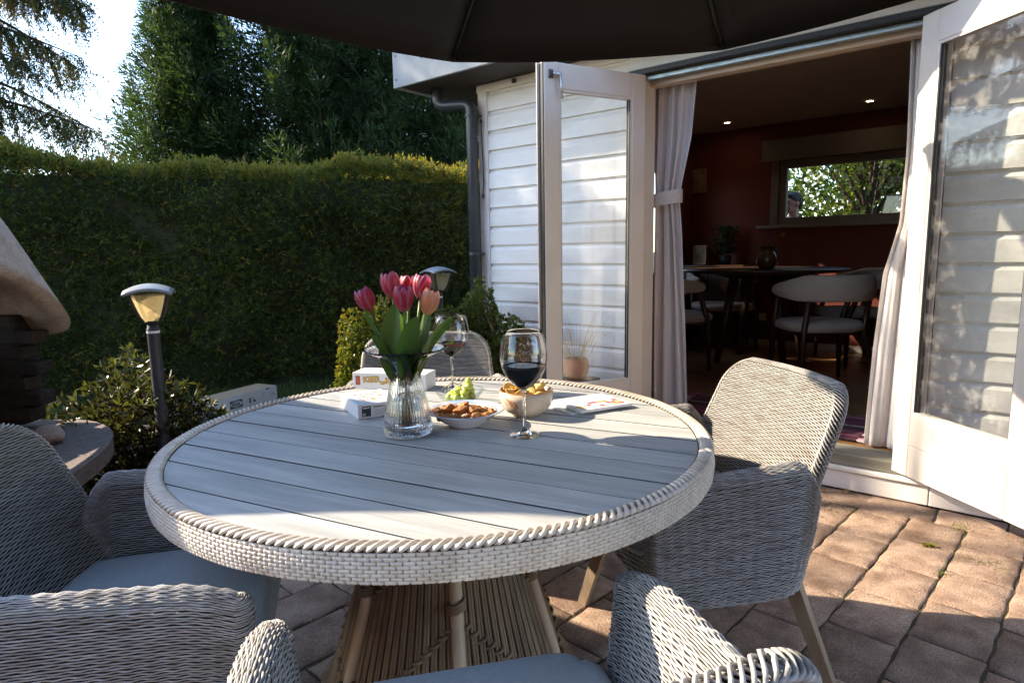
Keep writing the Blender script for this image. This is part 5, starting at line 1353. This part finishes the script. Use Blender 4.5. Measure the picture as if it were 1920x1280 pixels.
# bench with terracotta bowls by the wall
pb = empty('plant_bench', HL(-2.35, -0.27, 0), WA, 'low weathered bench against the lap siding carrying terracotta pots', 'bench')
for k in range(3): MB().bbox(-0.62, 0.30, -0.15 + k * 0.1, -0.06 + k * 0.1, 0.41, 0.44, 0.003).build('plank', pb, m_leg)
for sx in (-0.56, 0.24):
    for sy in (-0.12, 0.12): MB().bbox(sx - 0.022, sx + 0.022, sy - 0.022, sy + 0.022, -0.01, 0.41, 0.003).build('leg', pb, m_leg)
m_dry = leaf_mat('dry_grass', [(0.30, 0.20, 0.09), (0.48, 0.36, 0.19), (0.6, 0.5, 0.33)], 0.3)
def pot(u, n_, r, h, label, hollow):
    e = empty('terracotta_pot', HL(u, n_, 0.4405), 0, label, 'flower pot')
    MB().lathe([(0.0, 0), (r * 0.62, 0), (r * 0.86, h * 0.25), (r, h * 0.55), (r * 0.93, h * 0.85), (r * 0.8, h), (r * 0.74, h * 0.99), (r * 0.86, h * 0.8), (r * 0.88, h * 0.5), (0.0, h * 0.42)], 40, cap0=False).build('pot', e, m_terracotta, True)
    pe = empty('dry_grass_tuft', HL(u, n_, 0.4405 + h * 0.42), 0, 'wispy dried grass growing in the ' + hollow, 'dry grass')
    P_ = []; k = 60
    s = MB()
    for i in range(k):
        a = random.uniform(0, 6.28); b = random.uniform(0, 0.04); l = random.uniform(0.12, 0.42); t = random.uniform(0.1, 0.75)
        d = Vector((math.cos(a) * t, math.sin(a) * t, 1)).normalized()
        p0 = Vector((b * math.cos(a), b * math.sin(a), 0)); p2 = p0 + d * l; p1 = p0 + d * l * 0.55 + Vector((0, 0, 0.02))
        s.tube([tuple(p0), tuple(p1), tuple(p2 + Vector((d.x, d.y, -0.4)) * 0.03)], [0.0013, 0.0011, 0.0006], 4)
    s.build('blades', pe, mat('straw', (0.36, 0.24, 0.11), (0.55, 0.42, 0.24), 30, 0.7), kind='stuff')
pot(-2.15, -0.26, 0.085, 0.135, 'rounded terracotta pot on the bench behind the glass of an open door', 'pot behind the open door glass')
pot(-2.72, -0.30, 0.11, 0.16, 'wide terracotta pot on the bench end nearer the downpipe', 'wide pot nearer the downpipe')

# ------------------------------------------------------------------ plants
def rand_dirs(n): return unit(rng.normal(size=(n, 3)))
def lp(o_name, V, F, parent, m, tint): return link(o_name, arr_mesh(o_name, V, F, tint), parent, m, kind='stuff')
# clipped conifer hedge
HA = math.atan(0.35); hx, hy = math.cos(HA), math.sin(HA); hnx, hny = math.sin(HA), -math.cos(HA)      # along, towards the camera
HC = Vector((-1.7, 6.12, 0))
hedge = empty('conifer_hedge', HC, HA, 'tall clipped dark green conifer hedge behind the lawn', 'hedge')
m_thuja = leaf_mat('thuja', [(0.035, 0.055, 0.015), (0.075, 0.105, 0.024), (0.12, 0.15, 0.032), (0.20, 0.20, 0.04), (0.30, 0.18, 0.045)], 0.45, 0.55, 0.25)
def hz_top(x): return 2.06 + 0.05 * np.sin(x * 1.7 + 0.4) + 0.035 * np.sin(x * 4.3) + 0.02 * np.sin(x * 9.1)
core = MB(); xs_ = np.linspace(-7.5, 2.6, 60)
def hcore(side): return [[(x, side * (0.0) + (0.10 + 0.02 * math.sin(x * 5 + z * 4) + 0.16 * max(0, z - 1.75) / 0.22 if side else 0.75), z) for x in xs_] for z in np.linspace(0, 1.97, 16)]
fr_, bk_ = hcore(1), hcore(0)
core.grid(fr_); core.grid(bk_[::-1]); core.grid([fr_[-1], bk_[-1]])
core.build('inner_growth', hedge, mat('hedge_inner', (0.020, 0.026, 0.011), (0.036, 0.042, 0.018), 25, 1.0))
n_f = 27000
x = rng.uniform(-7.4, 2.5, n_f); z = rng.uniform(0.02, 1, n_f) ** 0.9 * hz_top(x)
y = 0.05 + 0.065 * np.sin(x * 3.1 + z * 2.3) * np.sin(z * 4.1 + x) + 0.03 * np.sin(x * 8.3 + 2 * np.sin(z * 5)) + rng.normal(0, 0.03, n_f) + 0.05 * np.clip((z - 1.75) / 0.3, 0, 1)
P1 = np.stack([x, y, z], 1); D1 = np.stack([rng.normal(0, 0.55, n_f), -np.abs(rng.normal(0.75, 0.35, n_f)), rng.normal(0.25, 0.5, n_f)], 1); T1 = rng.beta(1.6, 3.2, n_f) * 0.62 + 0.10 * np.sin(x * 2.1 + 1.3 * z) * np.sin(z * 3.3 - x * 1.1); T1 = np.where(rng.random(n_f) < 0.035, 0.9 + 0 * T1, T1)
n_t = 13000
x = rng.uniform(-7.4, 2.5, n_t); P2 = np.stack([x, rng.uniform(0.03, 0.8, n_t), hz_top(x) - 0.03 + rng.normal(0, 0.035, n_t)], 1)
D2 = np.stack([rng.normal(0, 0.5, n_t), rng.normal(-0.1, 0.45, n_t), np.abs(rng.normal(0.9, 0.3, n_t))], 1); T2 = 0.45 + 0.45 * rng.beta(2, 2, n_t)  # top sprays tinted yellower: sunlight on the hedge top put into the colour
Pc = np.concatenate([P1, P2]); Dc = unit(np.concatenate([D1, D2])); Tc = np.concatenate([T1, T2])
Vs = []; Fs = []; Ts = []; off = 0
for k in range(6):
    d = unit(Dc + rng.normal(0, 0.42, Dc.shape)); d[:, 2] -= 0.12 * (k % 3 == 2)
    p = Pc + Dc * (0.012 * k) + rng.normal(0, 0.006, Pc.shape)
    V, F = blades(p, d, rng.uniform(0.025, 0.06, len(p)), rng.uniform(0.008, 0.016, len(p)), 0.1)
    Vs.append(V); Fs.append(F + off); off += len(V); Ts.append(np.clip(Tc + rng.normal(0, 0.07, len(p)), 0, 0.86))
brown = rng.random(len(Pc)) < 0.01
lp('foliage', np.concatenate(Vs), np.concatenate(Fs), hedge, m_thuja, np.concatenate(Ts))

# feathery conifers behind the hedge
m_cyp = leaf_mat('cypress', [(0.010, 0.024, 0.009), (0.021, 0.043, 0.014), (0.045, 0.08, 0.022), (0.11, 0.13, 0.032)], 0.4, 0.5, 0.3)
m_bark = mat('bark', (0.05, 0.035, 0.025), (0.09, 0.065, 0.045), 12, 0.95, 0.8, 40, stretch=(1, 1, 0.2), bdist=0.02)
def cypress(x0, y0, H, Rm, label, seed, nb=230, sweep=0.9, z0=0.5, pw=0.75):
    r = np.random.default_rng(seed)
    e = empty('conifer_tree', (x0, y0, -0.05), 0, label, 'tree', 'conifers behind the hedge')
    t = MB(); t.tube([(0, 0, 0), (0.05, 0, H * 0.5), (0.02, 0, H * 0.97)], [0.2, 0.1, 0.015], 9); t.build('trunk', e, m_bark, True)
    P = []; D = []; S = []
    lb = MB()
    for i in range(nb):
        f = (i + r.random()) / nb; zb = z0 + (H - z0) * f * 0.96
        L = Rm * (1 - f) ** pw * r.uniform(0.75, 1.15) * (0.75 + 0.25 * min(1, f * 6)) + 0.25; a = i * 2.399 + r.normal(0, 0.3)
        up = sweep * r.uniform(0.7, 1.2)
        d0 = np.array([math.cos(a), math.sin(a), 0.25]); ns_ = int(9 + 15 * L)
        pts = []
        for s in np.linspace(0.12, 1, ns_):
            p = np.array([0, 0, zb]) + np.array([d0[0] * L * s, d0[1] * L * s, L * (0.15 * s + up * 0.55 * s * s)])
            pts.append(p)
        pts = np.array(pts); tg = unit(np.gradient(pts, axis=0))
        if i % 3 == 0 and L > 0.8: lb.tube([(0, 0, zb)] + [tuple(q) for q in pts[::4]], [0.025] + [0.016 * (1 - 0.8 * k / len(pts[::4])) for k in range(len(pts[::4]))], 5)
        wd = 0.36 * L * (1 - np.linspace(0.1, 1, ns_)) ** 0.6 + 0.06
        for q in range(7):
            sd = unit(np.cross(tg, r.normal(size=tg.shape)))
            u_ = r.random(len(pts))[:, None] * wd[:, None]
            pq = pts + sd * u_; P.append(pq); D.append(unit(tg * 1.0 + sd * 0.75 + r.normal(0, 0.18, tg.shape))); S.append(np.full(len(pq), f))
    lb.build('limb', e, m_bark, kind='stuff')
    P, D, S = np.concatenate(P), np.concatenate(D), np.concatenate(S)
    Vs, Fs, Ts, off = [], [], [], 0
    clump = 0.5 + 0.5 * np.sin(P[:, 0] * 3.1 + seed) * np.sin(P[:, 2] * 2.3) * np.sin(P[:, 1] * 2.9 + 1)
    for k in range(4):
        d = unit(D + r.normal(0, 0.30, D.shape))
        V, F = blades(P + D * 0.03 * k, d, r.uniform(0.055, 0.13, len(P)), r.uniform(0.010, 0.019, len(P)), 0.1)
        Vs.append(V); Fs.append(F + off); off += len(V); Ts.append(np.clip(0.15 + 0.45 * clump + r.normal(0, 0.12, len(P)), 0, 1))
    lp('crown', np.concatenate(Vs), np.concatenate(Fs), e, m_cyp, np.concatenate(Ts))
cypress(-4.6, 9.6, 5.9, 1.3, 'pointed narrow conifer standing between the spruce and the broad conifers', 11, 300, 1.0, pw=1.15)
cypress(-2.8, 9.9, 6.2, 1.75, 'broad feathery conifer rising in the middle over the hedge', 12, 300, 1.05)
cypress(-1.15, 10.1, 6.2, 2.0, 'broad feathery conifer crowding behind the roof corner', 13, 260, 0.9)

# drooping spruce, left
m_spr = leaf_mat('spruce', [(0.03, 0.04, 0.014), (0.06, 0.07, 0.022), (0.12, 0.10, 0.03), (0.24, 0.15, 0.04)], 0.4, 0.5, 0.25)
def spruce(x0, y0, H, Rm, label, seed, nb, zlo, lean=0.0, hang=1.0, dens=1.0):
    r = np.random.default_rng(seed)
    e = empty('spruce_tree', (x0, y0, -0.05), 0, label, 'tree')
    t = MB(); t.tube([(0, 0, 0), (0, 0, H * 0.5), (0, 0, H)], [0.22, 0.13, 0.02], 10); t.build('trunk', e, m_bark, True)
    lb = MB(); P = []; D = []; T = []
    for i in range(nb):
        f = (i + r.random()) / nb; zb = zlo + (H - zlo) * f; L = Rm * (1 - f) ** 0.7 * r.uniform(0.8, 1.15) + 0.2; a = i * 2.399 + r.normal(0, 0.25)
        pts = np.array([[math.cos(a) * L * s, math.sin(a) * L * s, zb + 0.10 * L * s - 0.42 * L * s * s + 0.10 * L * s ** 4] for s in np.linspace(0, 1, 10)])
        lb.tube([tuple(q) for q in pts], [0.028 * (1 - 0.85 * s) for s in np.linspace(0, 1, 10)], 5)
        for j in range(int(26 * L * dens * (2.2 if zb > 4.4 else 1.0))):
            s = r.uniform(0.06, 1.0); k = min(int(s * 9), 8); p = pts[k] + (pts[k + 1] - pts[k]) * (s * 9 - k)
            hl = hang * r.uniform(0.15, 0.55) * (1.15 - 0.5 * s)
            sd = np.array([-math.sin(a), math.cos(a), 0]) * r.normal(0, 0.25); n_ = int(10 + hl * 42)
            fr = np.linspace(0, 1, n_)[:, None]
            st_ = p + sd * np.sqrt(fr) + np.array([0, 0, -1.0]) * hl * fr + np.array([math.cos(a), math.sin(a), 0]) * 0.10 * fr
            P.append(st_); D.append(unit(np.array([0, 0, -1.0]) + r.normal(0, 0.55, st_.shape))); T.append(np.clip(0.45 * fr[:, 0] + r.normal(0.12, 0.15) + r.normal(0, 0.06, n_), 0, 1))
    lb.build('limb', e, m_bark, kind='stuff')
    P, D, T = np.concatenate(P), np.concatenate(D), np.concatenate(T)
    Vs, Fs, Ts, off = [], [], [], 0
    for k in range(3):
        V, F = blades(P + r.normal(0, 0.008, P.shape), unit(D + r.normal(0, 0.4, D.shape)), r.uniform(0.03, 0.065, len(P)), r.uniform(0.007, 0.013, len(P)), 0.1)
        Vs.append(V); Fs.append(F + off); off += len(V); Ts.append(T)
    lp('crown', np.concatenate(Vs), np.concatenate(Fs), e, m_spr, np.concatenate(Ts))
spruce(-5.85, 6.65, 8.2, 1.7, 'old spruce with hanging brown-green boughs beside the hedge end', 21, 64, 2.2, hang=1.15, dens=2.1)

# leafy shrub round the lamp
def shrub(name, loc, rx, ry, rz_, n, leaf_l, leaf_w, m, label, cat='shrub', seed=1, tint=(0.2, 0.8), rosette=6, droop=0.2, group=None, zmin=0.0):
    r = np.random.default_rng(seed)
    e = empty(name, loc, 0, label, cat, group)
    d = unit(r.normal(size=(n, 3))); d[:, 2] = np.abs(d[:, 2]) * 0.9 - 0.15
    rad_ = r.random(n) ** 0.33 * (0.85 + 0.2 * np.sin(d[:, 0] * 5 + seed) * np.sin(d[:, 1] * 4 + d[:, 2] * 5))
    P = d * rad_[:, None] * np.array([rx, ry, rz_]); P[:, 2] = np.maximum(P[:, 2] + rz_ * 0.12, zmin)
    st = MB()
    for i in range(0, n, max(1, n // 70)):
        q = P[i]; st.tube([(q[0] * 0.12, q[1] * 0.12, -0.02), tuple(q * np.array([0.55, 0.55, 0.5])), tuple(q)], [0.008, 0.005, 0.002], 5)
    st.build('stems', e, m_bark, kind='stuff')
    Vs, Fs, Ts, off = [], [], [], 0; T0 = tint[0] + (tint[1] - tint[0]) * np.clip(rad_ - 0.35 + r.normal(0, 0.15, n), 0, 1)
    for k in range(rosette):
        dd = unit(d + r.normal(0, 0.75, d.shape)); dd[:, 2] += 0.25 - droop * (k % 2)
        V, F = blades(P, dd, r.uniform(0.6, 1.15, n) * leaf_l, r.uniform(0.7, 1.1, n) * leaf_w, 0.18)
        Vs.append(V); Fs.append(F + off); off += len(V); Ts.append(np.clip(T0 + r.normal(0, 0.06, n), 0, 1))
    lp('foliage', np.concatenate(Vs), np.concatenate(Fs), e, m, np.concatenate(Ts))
    return e
m_rho = leaf_mat('azalea_leaf', [(0.022, 0.016, 0.008), (0.03, 0.03, 0.010), (0.04, 0.052, 0.014), (0.075, 0.095, 0.022), (0.16, 0.15, 0.035)], 0.35, 0.4, 0.4)
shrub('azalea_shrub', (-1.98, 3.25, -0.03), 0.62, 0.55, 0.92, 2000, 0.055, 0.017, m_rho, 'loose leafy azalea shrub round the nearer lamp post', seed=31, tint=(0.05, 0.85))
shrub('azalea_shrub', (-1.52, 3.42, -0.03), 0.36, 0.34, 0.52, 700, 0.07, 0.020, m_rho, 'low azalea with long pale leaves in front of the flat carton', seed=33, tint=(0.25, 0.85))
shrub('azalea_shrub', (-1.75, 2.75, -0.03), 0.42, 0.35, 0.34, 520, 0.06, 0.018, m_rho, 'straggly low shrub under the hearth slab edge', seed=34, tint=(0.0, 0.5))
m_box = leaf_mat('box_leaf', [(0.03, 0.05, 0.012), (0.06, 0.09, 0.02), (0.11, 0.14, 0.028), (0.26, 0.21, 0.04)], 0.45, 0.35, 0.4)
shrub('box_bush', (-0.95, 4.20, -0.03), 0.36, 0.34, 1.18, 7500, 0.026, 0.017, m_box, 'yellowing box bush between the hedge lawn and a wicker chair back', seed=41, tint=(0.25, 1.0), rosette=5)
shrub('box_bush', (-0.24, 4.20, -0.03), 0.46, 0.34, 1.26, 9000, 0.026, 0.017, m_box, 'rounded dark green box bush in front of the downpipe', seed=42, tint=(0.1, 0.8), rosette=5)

# bare shrub and far trees beyond the hedge
m_pale = leaf_mat('pale_far_leaf', [(0.10, 0.12, 0.04), (0.16, 0.18, 0.07), (0.24, 0.24, 0.10)], 0.5)
def leafy_tree(x0, y0, H, R_, label, seed, n=9000, m=None, ll=0.07, lw_=0.045, zc=0.62, zr=0.42, group='broadleaf trees behind the house'):
    r = np.random.default_rng(seed); e = empty('leafy_tree', (x0, y0, -0.05), 0, label, 'tree', group)
    t = MB(); t.tube([(0, 0, 0), (0.06, 0.03, H * 0.35), (0.0, 0.08, H * 0.75)], [0.13, 0.09, 0.03], 9); t.build('trunk', e, m_bark, True)
    nc = 46 if n > 1000 else 15; cc = unit(r.normal(size=(nc, 3))) * (r.random(nc) ** 0.4)[:, None] * np.array([R_, R_, H * zr]) + np.array([0, 0, H * zc])
    lb = MB()
    for c in cc: lb.tube([(0.03, 0.03, min(H * 0.6, max(0.4, c[2] * 0.55))), tuple((c * 0.6) + np.array([0, 0, c[2] * 0.32])), tuple(c)], [0.03, 0.016, 0.005], 5)
    lb.build('limb', e, m_bark, kind='stuff')
    k = r.integers(0, nc, n); P = cc[k] + r.normal(0, 1, (n, 3)) * np.array([R_ * 0.20, R_ * 0.20, H * 0.065]); D = unit(r.normal(size=(n, 3)) + np.array([0, 0, -0.4]))
    V, F = blades(P, D, r.uniform(0.6, 1.2, n) * ll, r.uniform(0.6, 1.2, n) * lw_, 0.15)
    lp('crown', V, F, e, m, np.clip(0.5 + 0.25 * np.sin(k * 1.7) + r.normal(0, 0.12, n), 0, 1))
    return e
m_broad = leaf_mat('broad_leaf', [(0.02, 0.045, 0.010), (0.05, 0.09, 0.018), (0.11, 0.15, 0.03), (0.20, 0.20, 0.05)], 0.5, 0.4, 0.4)
leafy_tree(-6.6, 12.5, 3.0, 1.0, 'pale thin leaved tree between the spruce and the pointed conifer', 51, 2600, m_pale, 0.05, 0.03, group='pale trees beyond the hedge')
for k, (dx, dy, H, R_, lab) in enumerate(((5.4, 9.6, 4.4, 1.5, 'sunlit yellow-green tree behind the person outside the back window'), (7.2, 9.2, 4.8, 1.5, 'dark green tree with heavy limbs outside the back window'), (6.2, 11.6, 5.2, 1.8, 'taller tree farther off behind the back window'), (8.4, 7.2, 4.2, 1.5, 'bushy tree near the far corner of the house, beyond the back window'))):
    leafy_tree(dx, dy, H, R_, lab, 60 + k, 8000, m_broad, 0.10, 0.07, 0.55, 0.42)
shrub('laurel_bush', (4.6, 8.3, -0.03), 0.8, 0.7, 1.62, 2200, 0.09, 0.045, m_broad, 'leafy laurel bush low behind the back window', seed=71, tint=(0.2, 0.9), rosette=5)
shrub('laurel_bush', (5.9, 7.4, -0.03), 0.8, 0.7, 1.62, 2200, 0.09, 0.045, m_broad, 'second laurel bush farther along the back wall', seed=72, tint=(0.2, 0.9), rosette=5)

leafy_tree(-7.2, 5.3, 8.2, 1.7, 'thin crowned birch tree out beside the fireplace side of the garden', 91, 420, m_broad, 0.085, 0.06, 0.80, 0.17, group='birch trees beside the fireplace')

# unseen brick dwelling added behind the viewer to block sky and bounce warm light
m_added_brick = mat('added_warm_brick', (0.22, 0.10, 0.06), (0.33, 0.17, 0.10), 22, 0.9, 0.6, 90, stretch=(1, 1, 3), rnd=0.05)
m_added_tile = mat('added_roof_tiles', (0.10, 0.045, 0.03), (0.16, 0.07, 0.045), 10, 0.85, 0.5, 30, stretch=(1, 4, 1))
nbh = empty('added_brick_dwelling', (0.5, -5.2, 0), 0.05, 'added red brick dwelling with tiled roof, unseen on the far side of the patio', 'house')
wb = MB()
for a, b, c, d in ((-7, -4.2, 0, 5.0), (-2.6, 0.4, 0, 5.0), (2.0, 7, 0, 5.0), (-4.2, -2.6, 0, 0.9), (-4.2, -2.6, 2.3, 5.0), (0.4, 2.0, 2.3, 5.0)): wb.box(a, b, -0.3, 0, c, d)
wb.build('added_wall', nbh, m_added_brick)
for (a, b, c, d) in ((-4.2, -2.6, 0.9, 2.3), (0.4, 2.0, 0.0, 2.3)):
    wn_ = MB()
    for x0, x1, z0, z1 in ((a, a + 0.08, c, d), (b - 0.08, b, c, d), (a + 0.08, b - 0.08, c, c + 0.08), (a + 0.08, b - 0.08, d - 0.08, d), ((a + b) / 2 - 0.04, (a + b) / 2 + 0.04, c + 0.08, d - 0.08)): wn_.bbox(x0, x1, -0.18, -0.08, z0, z1, 0.004)
    wo = wn_.build('window', nbh, m_frame); MB().box(a + 0.07, b - 0.07, -0.14, -0.135, c + 0.07, d - 0.07).build('pane', wo, m_pane)
MB().box(-7, 7, -3.2, -2.9, 0, 5.0).build('inner_wall', nbh, m_added_brick)
rf_ = MB(); rf_.add([(-7.4, 0.4, 4.9), (7.4, 0.4, 4.9), (7.4, -3.2, 7.6), (-7.4, -3.2, 7.6), (-7.4, -6.8, 4.9), (7.4, -6.8, 4.9)], [(0, 1, 2, 3), (3, 2, 5, 4), (0, 3, 4), (1, 5, 2), (0, 4, 5, 1)]); rf_.build('roof', nbh, m_added_tile)

# ------------------------------------------------------------------ person passing outside the back window
m_skin = mat('skin', (0.42, 0.22, 0.145), (0.47, 0.26, 0.175), 20, 0.5, spec=0.4)
m_hair = mat('black_hair', (0.012, 0.010, 0.009), (0.025, 0.02, 0.018), 60, 0.5, 0.6, 220, stretch=(1, 1, 0.3))
m_shirt = mat('white_cotton', (0.70, 0.70, 0.70), (0.75, 0.75, 0.75), 20, 0.85, 0.2, 90)
m_jean = mat('dark_denim', (0.03, 0.04, 0.065), (0.045, 0.055, 0.085), 60, 0.85)
pp0 = HL(-2.22, 4.55, -0.03)
per = empty('person', pp0, R(90) + 0.25, 'dark haired person in a white shirt with shoulder straps, standing outside the back window', 'person')
# local frame: faces +y
def ell(m, c, r, n=20, k=14):
    V = []; F = []
    for i in range(k + 1):
        t = math.pi * i / k
        for j in range(n):
            a = 2 * math.pi * j / n; V.append((c[0] + r[0] * math.sin(t) * math.cos(a), c[1] + r[1] * math.sin(t) * math.sin(a), c[2] + r[2] * math.cos(t)))
    for i in range(k):
        for j in range(n): F.append((i * n + j, (i + 1) * n + j, (i + 1) * n + (j + 1) % n, i * n + (j + 1) % n))
    m.add(V, F)
def remesh(o, v, it=6):
    md = o.modifiers.new('one_skin', 'REMESH'); md.mode = 'VOXEL'; md.voxel_size = v; md.use_smooth_shade = True
    sm = o.modifiers.new('soft', 'SMOOTH'); sm.iterations = it; sm.factor = 0.5
    return o
b = MB()
ell(b, (0, 0.005, 1.80), (0.075, 0.095, 0.108)); ell(b, (0, 0.045, 1.745), (0.055, 0.062, 0.075)); ell(b, (0, 0.075, 1.70), (0.026, 0.026, 0.024))      # skull, jaw, chin
b.tube([(0, 0.098, 1.80), (0, 0.122, 1.765), (0, 0.105, 1.752)], [0.010, 0.017, 0.012], 10); ell(b, (0, 0.098, 1.727), (0.024, 0.014, 0.006), 12, 8); ell(b, (0, 0.098, 1.713), (0.022, 0.014, 0.007), 12, 8)
ell(b, (0, 0.09, 1.822), (0.055, 0.016, 0.010), 12, 8)
for s in (-1, 1): ell(b, (s * 0.078, -0.008, 1.775), (0.012, 0.02, 0.032), 12, 8)
b.tube([(0, -0.015, 1.74), (0, -0.025, 1.60)], [0.056, 0.062], 16); b.tube([(0, -0.02, 1.62), (0, -0.015, 1.50), (0, 0.0, 1.25), (0, 0, 1.05), (0, 0, 0.95)], [0.07, 0.125, 0.135, 0.13, 0.14], 18)
b.tube([(-0.19, -0.02, 1.50), (0, -0.025, 1.55), (0.19, -0.02, 1.50)], [0.06, 0.075, 0.06], 14)
for s in (-1, 1):
    b.tube([(s * 0.19, -0.02, 1.51), (s * 0.235, -0.03, 1.22), (s * 0.22, 0.04, 0.97), (s * 0.21, 0.06, 0.89)], [0.056, 0.045, 0.032, 0.03], 12)
    ell(b, (s * 0.21, 0.07, 0.84), (0.018, 0.042, 0.05), 12, 8)
    for q in range(4): b.tube([(s * 0.21, 0.04 + q * 0.02, 0.81), (s * 0.20, 0.045 + q * 0.02, 0.76), (s * 0.185, 0.045 + q * 0.02, 0.73 + 0.006 * abs(q - 1.5))], [0.0095, 0.009, 0.008], 8)
    b.tube([(s * 0.20, 0.10, 0.85), (s * 0.19, 0.125, 0.81), (s * 0.18, 0.125, 0.785)], [0.011, 0.010, 0.009], 8)
    b.tube([(s * 0.085, 0, 0.97), (s * 0.095, 0.02 * s, 0.52), (s * 0.095, -0.01 + 0.05 * s, 0.09)], [0.092, 0.062, 0.042], 14)
    b.tube([(s * 0.095, -0.05 + 0.05 * s, 0.05), (s * 0.10, 0.16 + 0.05 * s, 0.035)], [0.042, 0.035], 12)
remesh(b.build('body', per, m_skin), 0.009, 4)
h = MB(); ell(h, (0, -0.012, 1.828), (0.083, 0.102, 0.098)); ell(h, (0, -0.055, 1.785), (0.075, 0.062, 0.085)); ell(h, (0, 0.055, 1.875), (0.06, 0.045, 0.028))
remesh(h.build('hair', per, m_hair), 0.011, 3)
e_ = MB()
for s in (-1, 1): ell(e_, (s * 0.032, 0.083, 1.797), (0.012, 0.010, 0.010), 12, 8)
e_.build('eyes', per, m_dark, True, kind='stuff')
sh = MB(); sh.tube([(0, -0.018, 1.585), (0, -0.015, 1.50), (0, 0.0, 1.25), (0, 0, 1.05), (0, 0, 0.92)], [0.082, 0.145, 0.158, 0.155, 0.165], 20); sh.tube([(-0.2, -0.02, 1.505), (0, -0.025, 1.555), (0.2, -0.02, 1.505)], [0.074, 0.088, 0.074], 14)
for s in (-1, 1): sh.tube([(s * 0.19, -0.02, 1.51), (s * 0.225, -0.026, 1.30)], [0.072, 0.066], 14)
remesh(sh.build('shirt', per, m_shirt), 0.012, 4)
tr = MB(); tr.tube([(0, 0, 1.02), (0, 0, 0.88)], [0.165, 0.16], 18)
for s in (-1, 1): tr.tube([(s * 0.085, 0, 0.96), (s * 0.095, 0.02 * s, 0.52), (s * 0.095, -0.01 + 0.05 * s, 0.07)], [0.108, 0.08, 0.065], 14)
remesh(tr.build('trousers', per, m_jean), 0.014, 4)
for s in (-1, 1): MB().tube([(s * 0.10, 0.15, 1.28), (s * 0.105, 0.085, 1.52), (s * 0.105, -0.03, 1.642), (s * 0.10, -0.14, 1.50), (s * 0.09, -0.165, 1.25)], 0.013, 8).build('shoulder_strap', per, m_dark, True)
for s in (-1, 1): MB().bbox(s * 0.098 - 0.048, s * 0.098 + 0.048, -0.11 + 0.05 * s, 0.20 + 0.05 * s, 0.0, 0.075, 0.02).build('shoe', per, m_dark)

# ------------------------------------------------------------------ weeds and litter in the joints
m_weed = leaf_mat('weed_leaf', [(0.06, 0.09, 0.015), (0.14, 0.18, 0.03), (0.22, 0.14, 0.05)], 0.4)
def weed(x, y, n, l, label, seed, spread=0.05, w=0.01, tint=(0.2, 0.8), cat='weed'):
    r = np.random.default_rng(seed); k = n
    P = np.stack([x + r.normal(0, spread, k), y + r.normal(0, spread, k), np.full(k, 0.0)], 1) - np.array([x, y, 0])
    e = empty('weed', (x, y, -0.006), 0, label, cat)
    V, F = blades(P, np.stack([r.normal(0, 0.7, k), r.normal(0, 0.7, k), r.uniform(0.3, 1, k)], 1), r.uniform(0.5, 1.1, k) * l, w)
    link('leaves', arr_mesh('leaves', V, F, r.uniform(*tint, k)), e, m_weed, kind='stuff')
    MB().tube([(0, 0, -0.005), (0, 0, 0.012)], 0.002, 5).build('stem', e, MATS['stem_green'])
weed(1.715, 2.46, 9, 0.05, 'broad leaved green weed growing in a paving joint', 81, 0.008, 0.022)
weed(1.60, 2.83, 60, 0.018, 'brownish moss tuft at the house foot below the threshold', 82, 0.05, 0.006, (0.3, 1.0))
weed(1.50, 2.90, 50, 0.018, 'reddish moss tuft at the plinth joint', 83, 0.05, 0.006, (0.5, 1.0))
weed(1.98, 2.62, 40, 0.04, 'thin grass tuft in the paving under the sunlit open door', 84, 0.03, 0.003, (0.2, 0.9))
weed(1.86, 2.32, 45, 0.03, 'yellow-green grass tuft in the joint beside the broad leaved weed', 85, 0.04, 0.003, (0.2, 0.7))
weed(1.62, 2.24, 30, 0.022, 'tiny weed in the joint beside the wicker chair shadow', 86, 0.02, 0.004, (0.2, 0.7))
m_fall = leaf_mat('fallen_leaf', [(0.25, 0.12, 0.04), (0.36, 0.2, 0.07)], 0.2)
for k, (u, n_, lab) in enumerate(((-0.85, -0.10, 'crumpled dry leaf against the white plinth'), (-0.62, -0.12, 'curled dead leaf near the threshold corner'), (-0.70, -0.16, 'small brown leaf on the border pavers'))):
    p = HL(u, n_, 0.006); V, F = blades(np.array([[0, 0, 0.0]]), np.array([[math.cos(k), math.sin(k), 0.1]]), 0.05, 0.026, 0.3, np.array([[0, 0, 1.0]]))
    o = link('fallen_leaf', arr_mesh('fallen_leaf', V, F, [0.3 + 0.3 * k]), None, m_fall, label=lab, cat='leaf'); o.location = p; o.modifiers.new('t', 'SOLIDIFY').thickness = 0.001
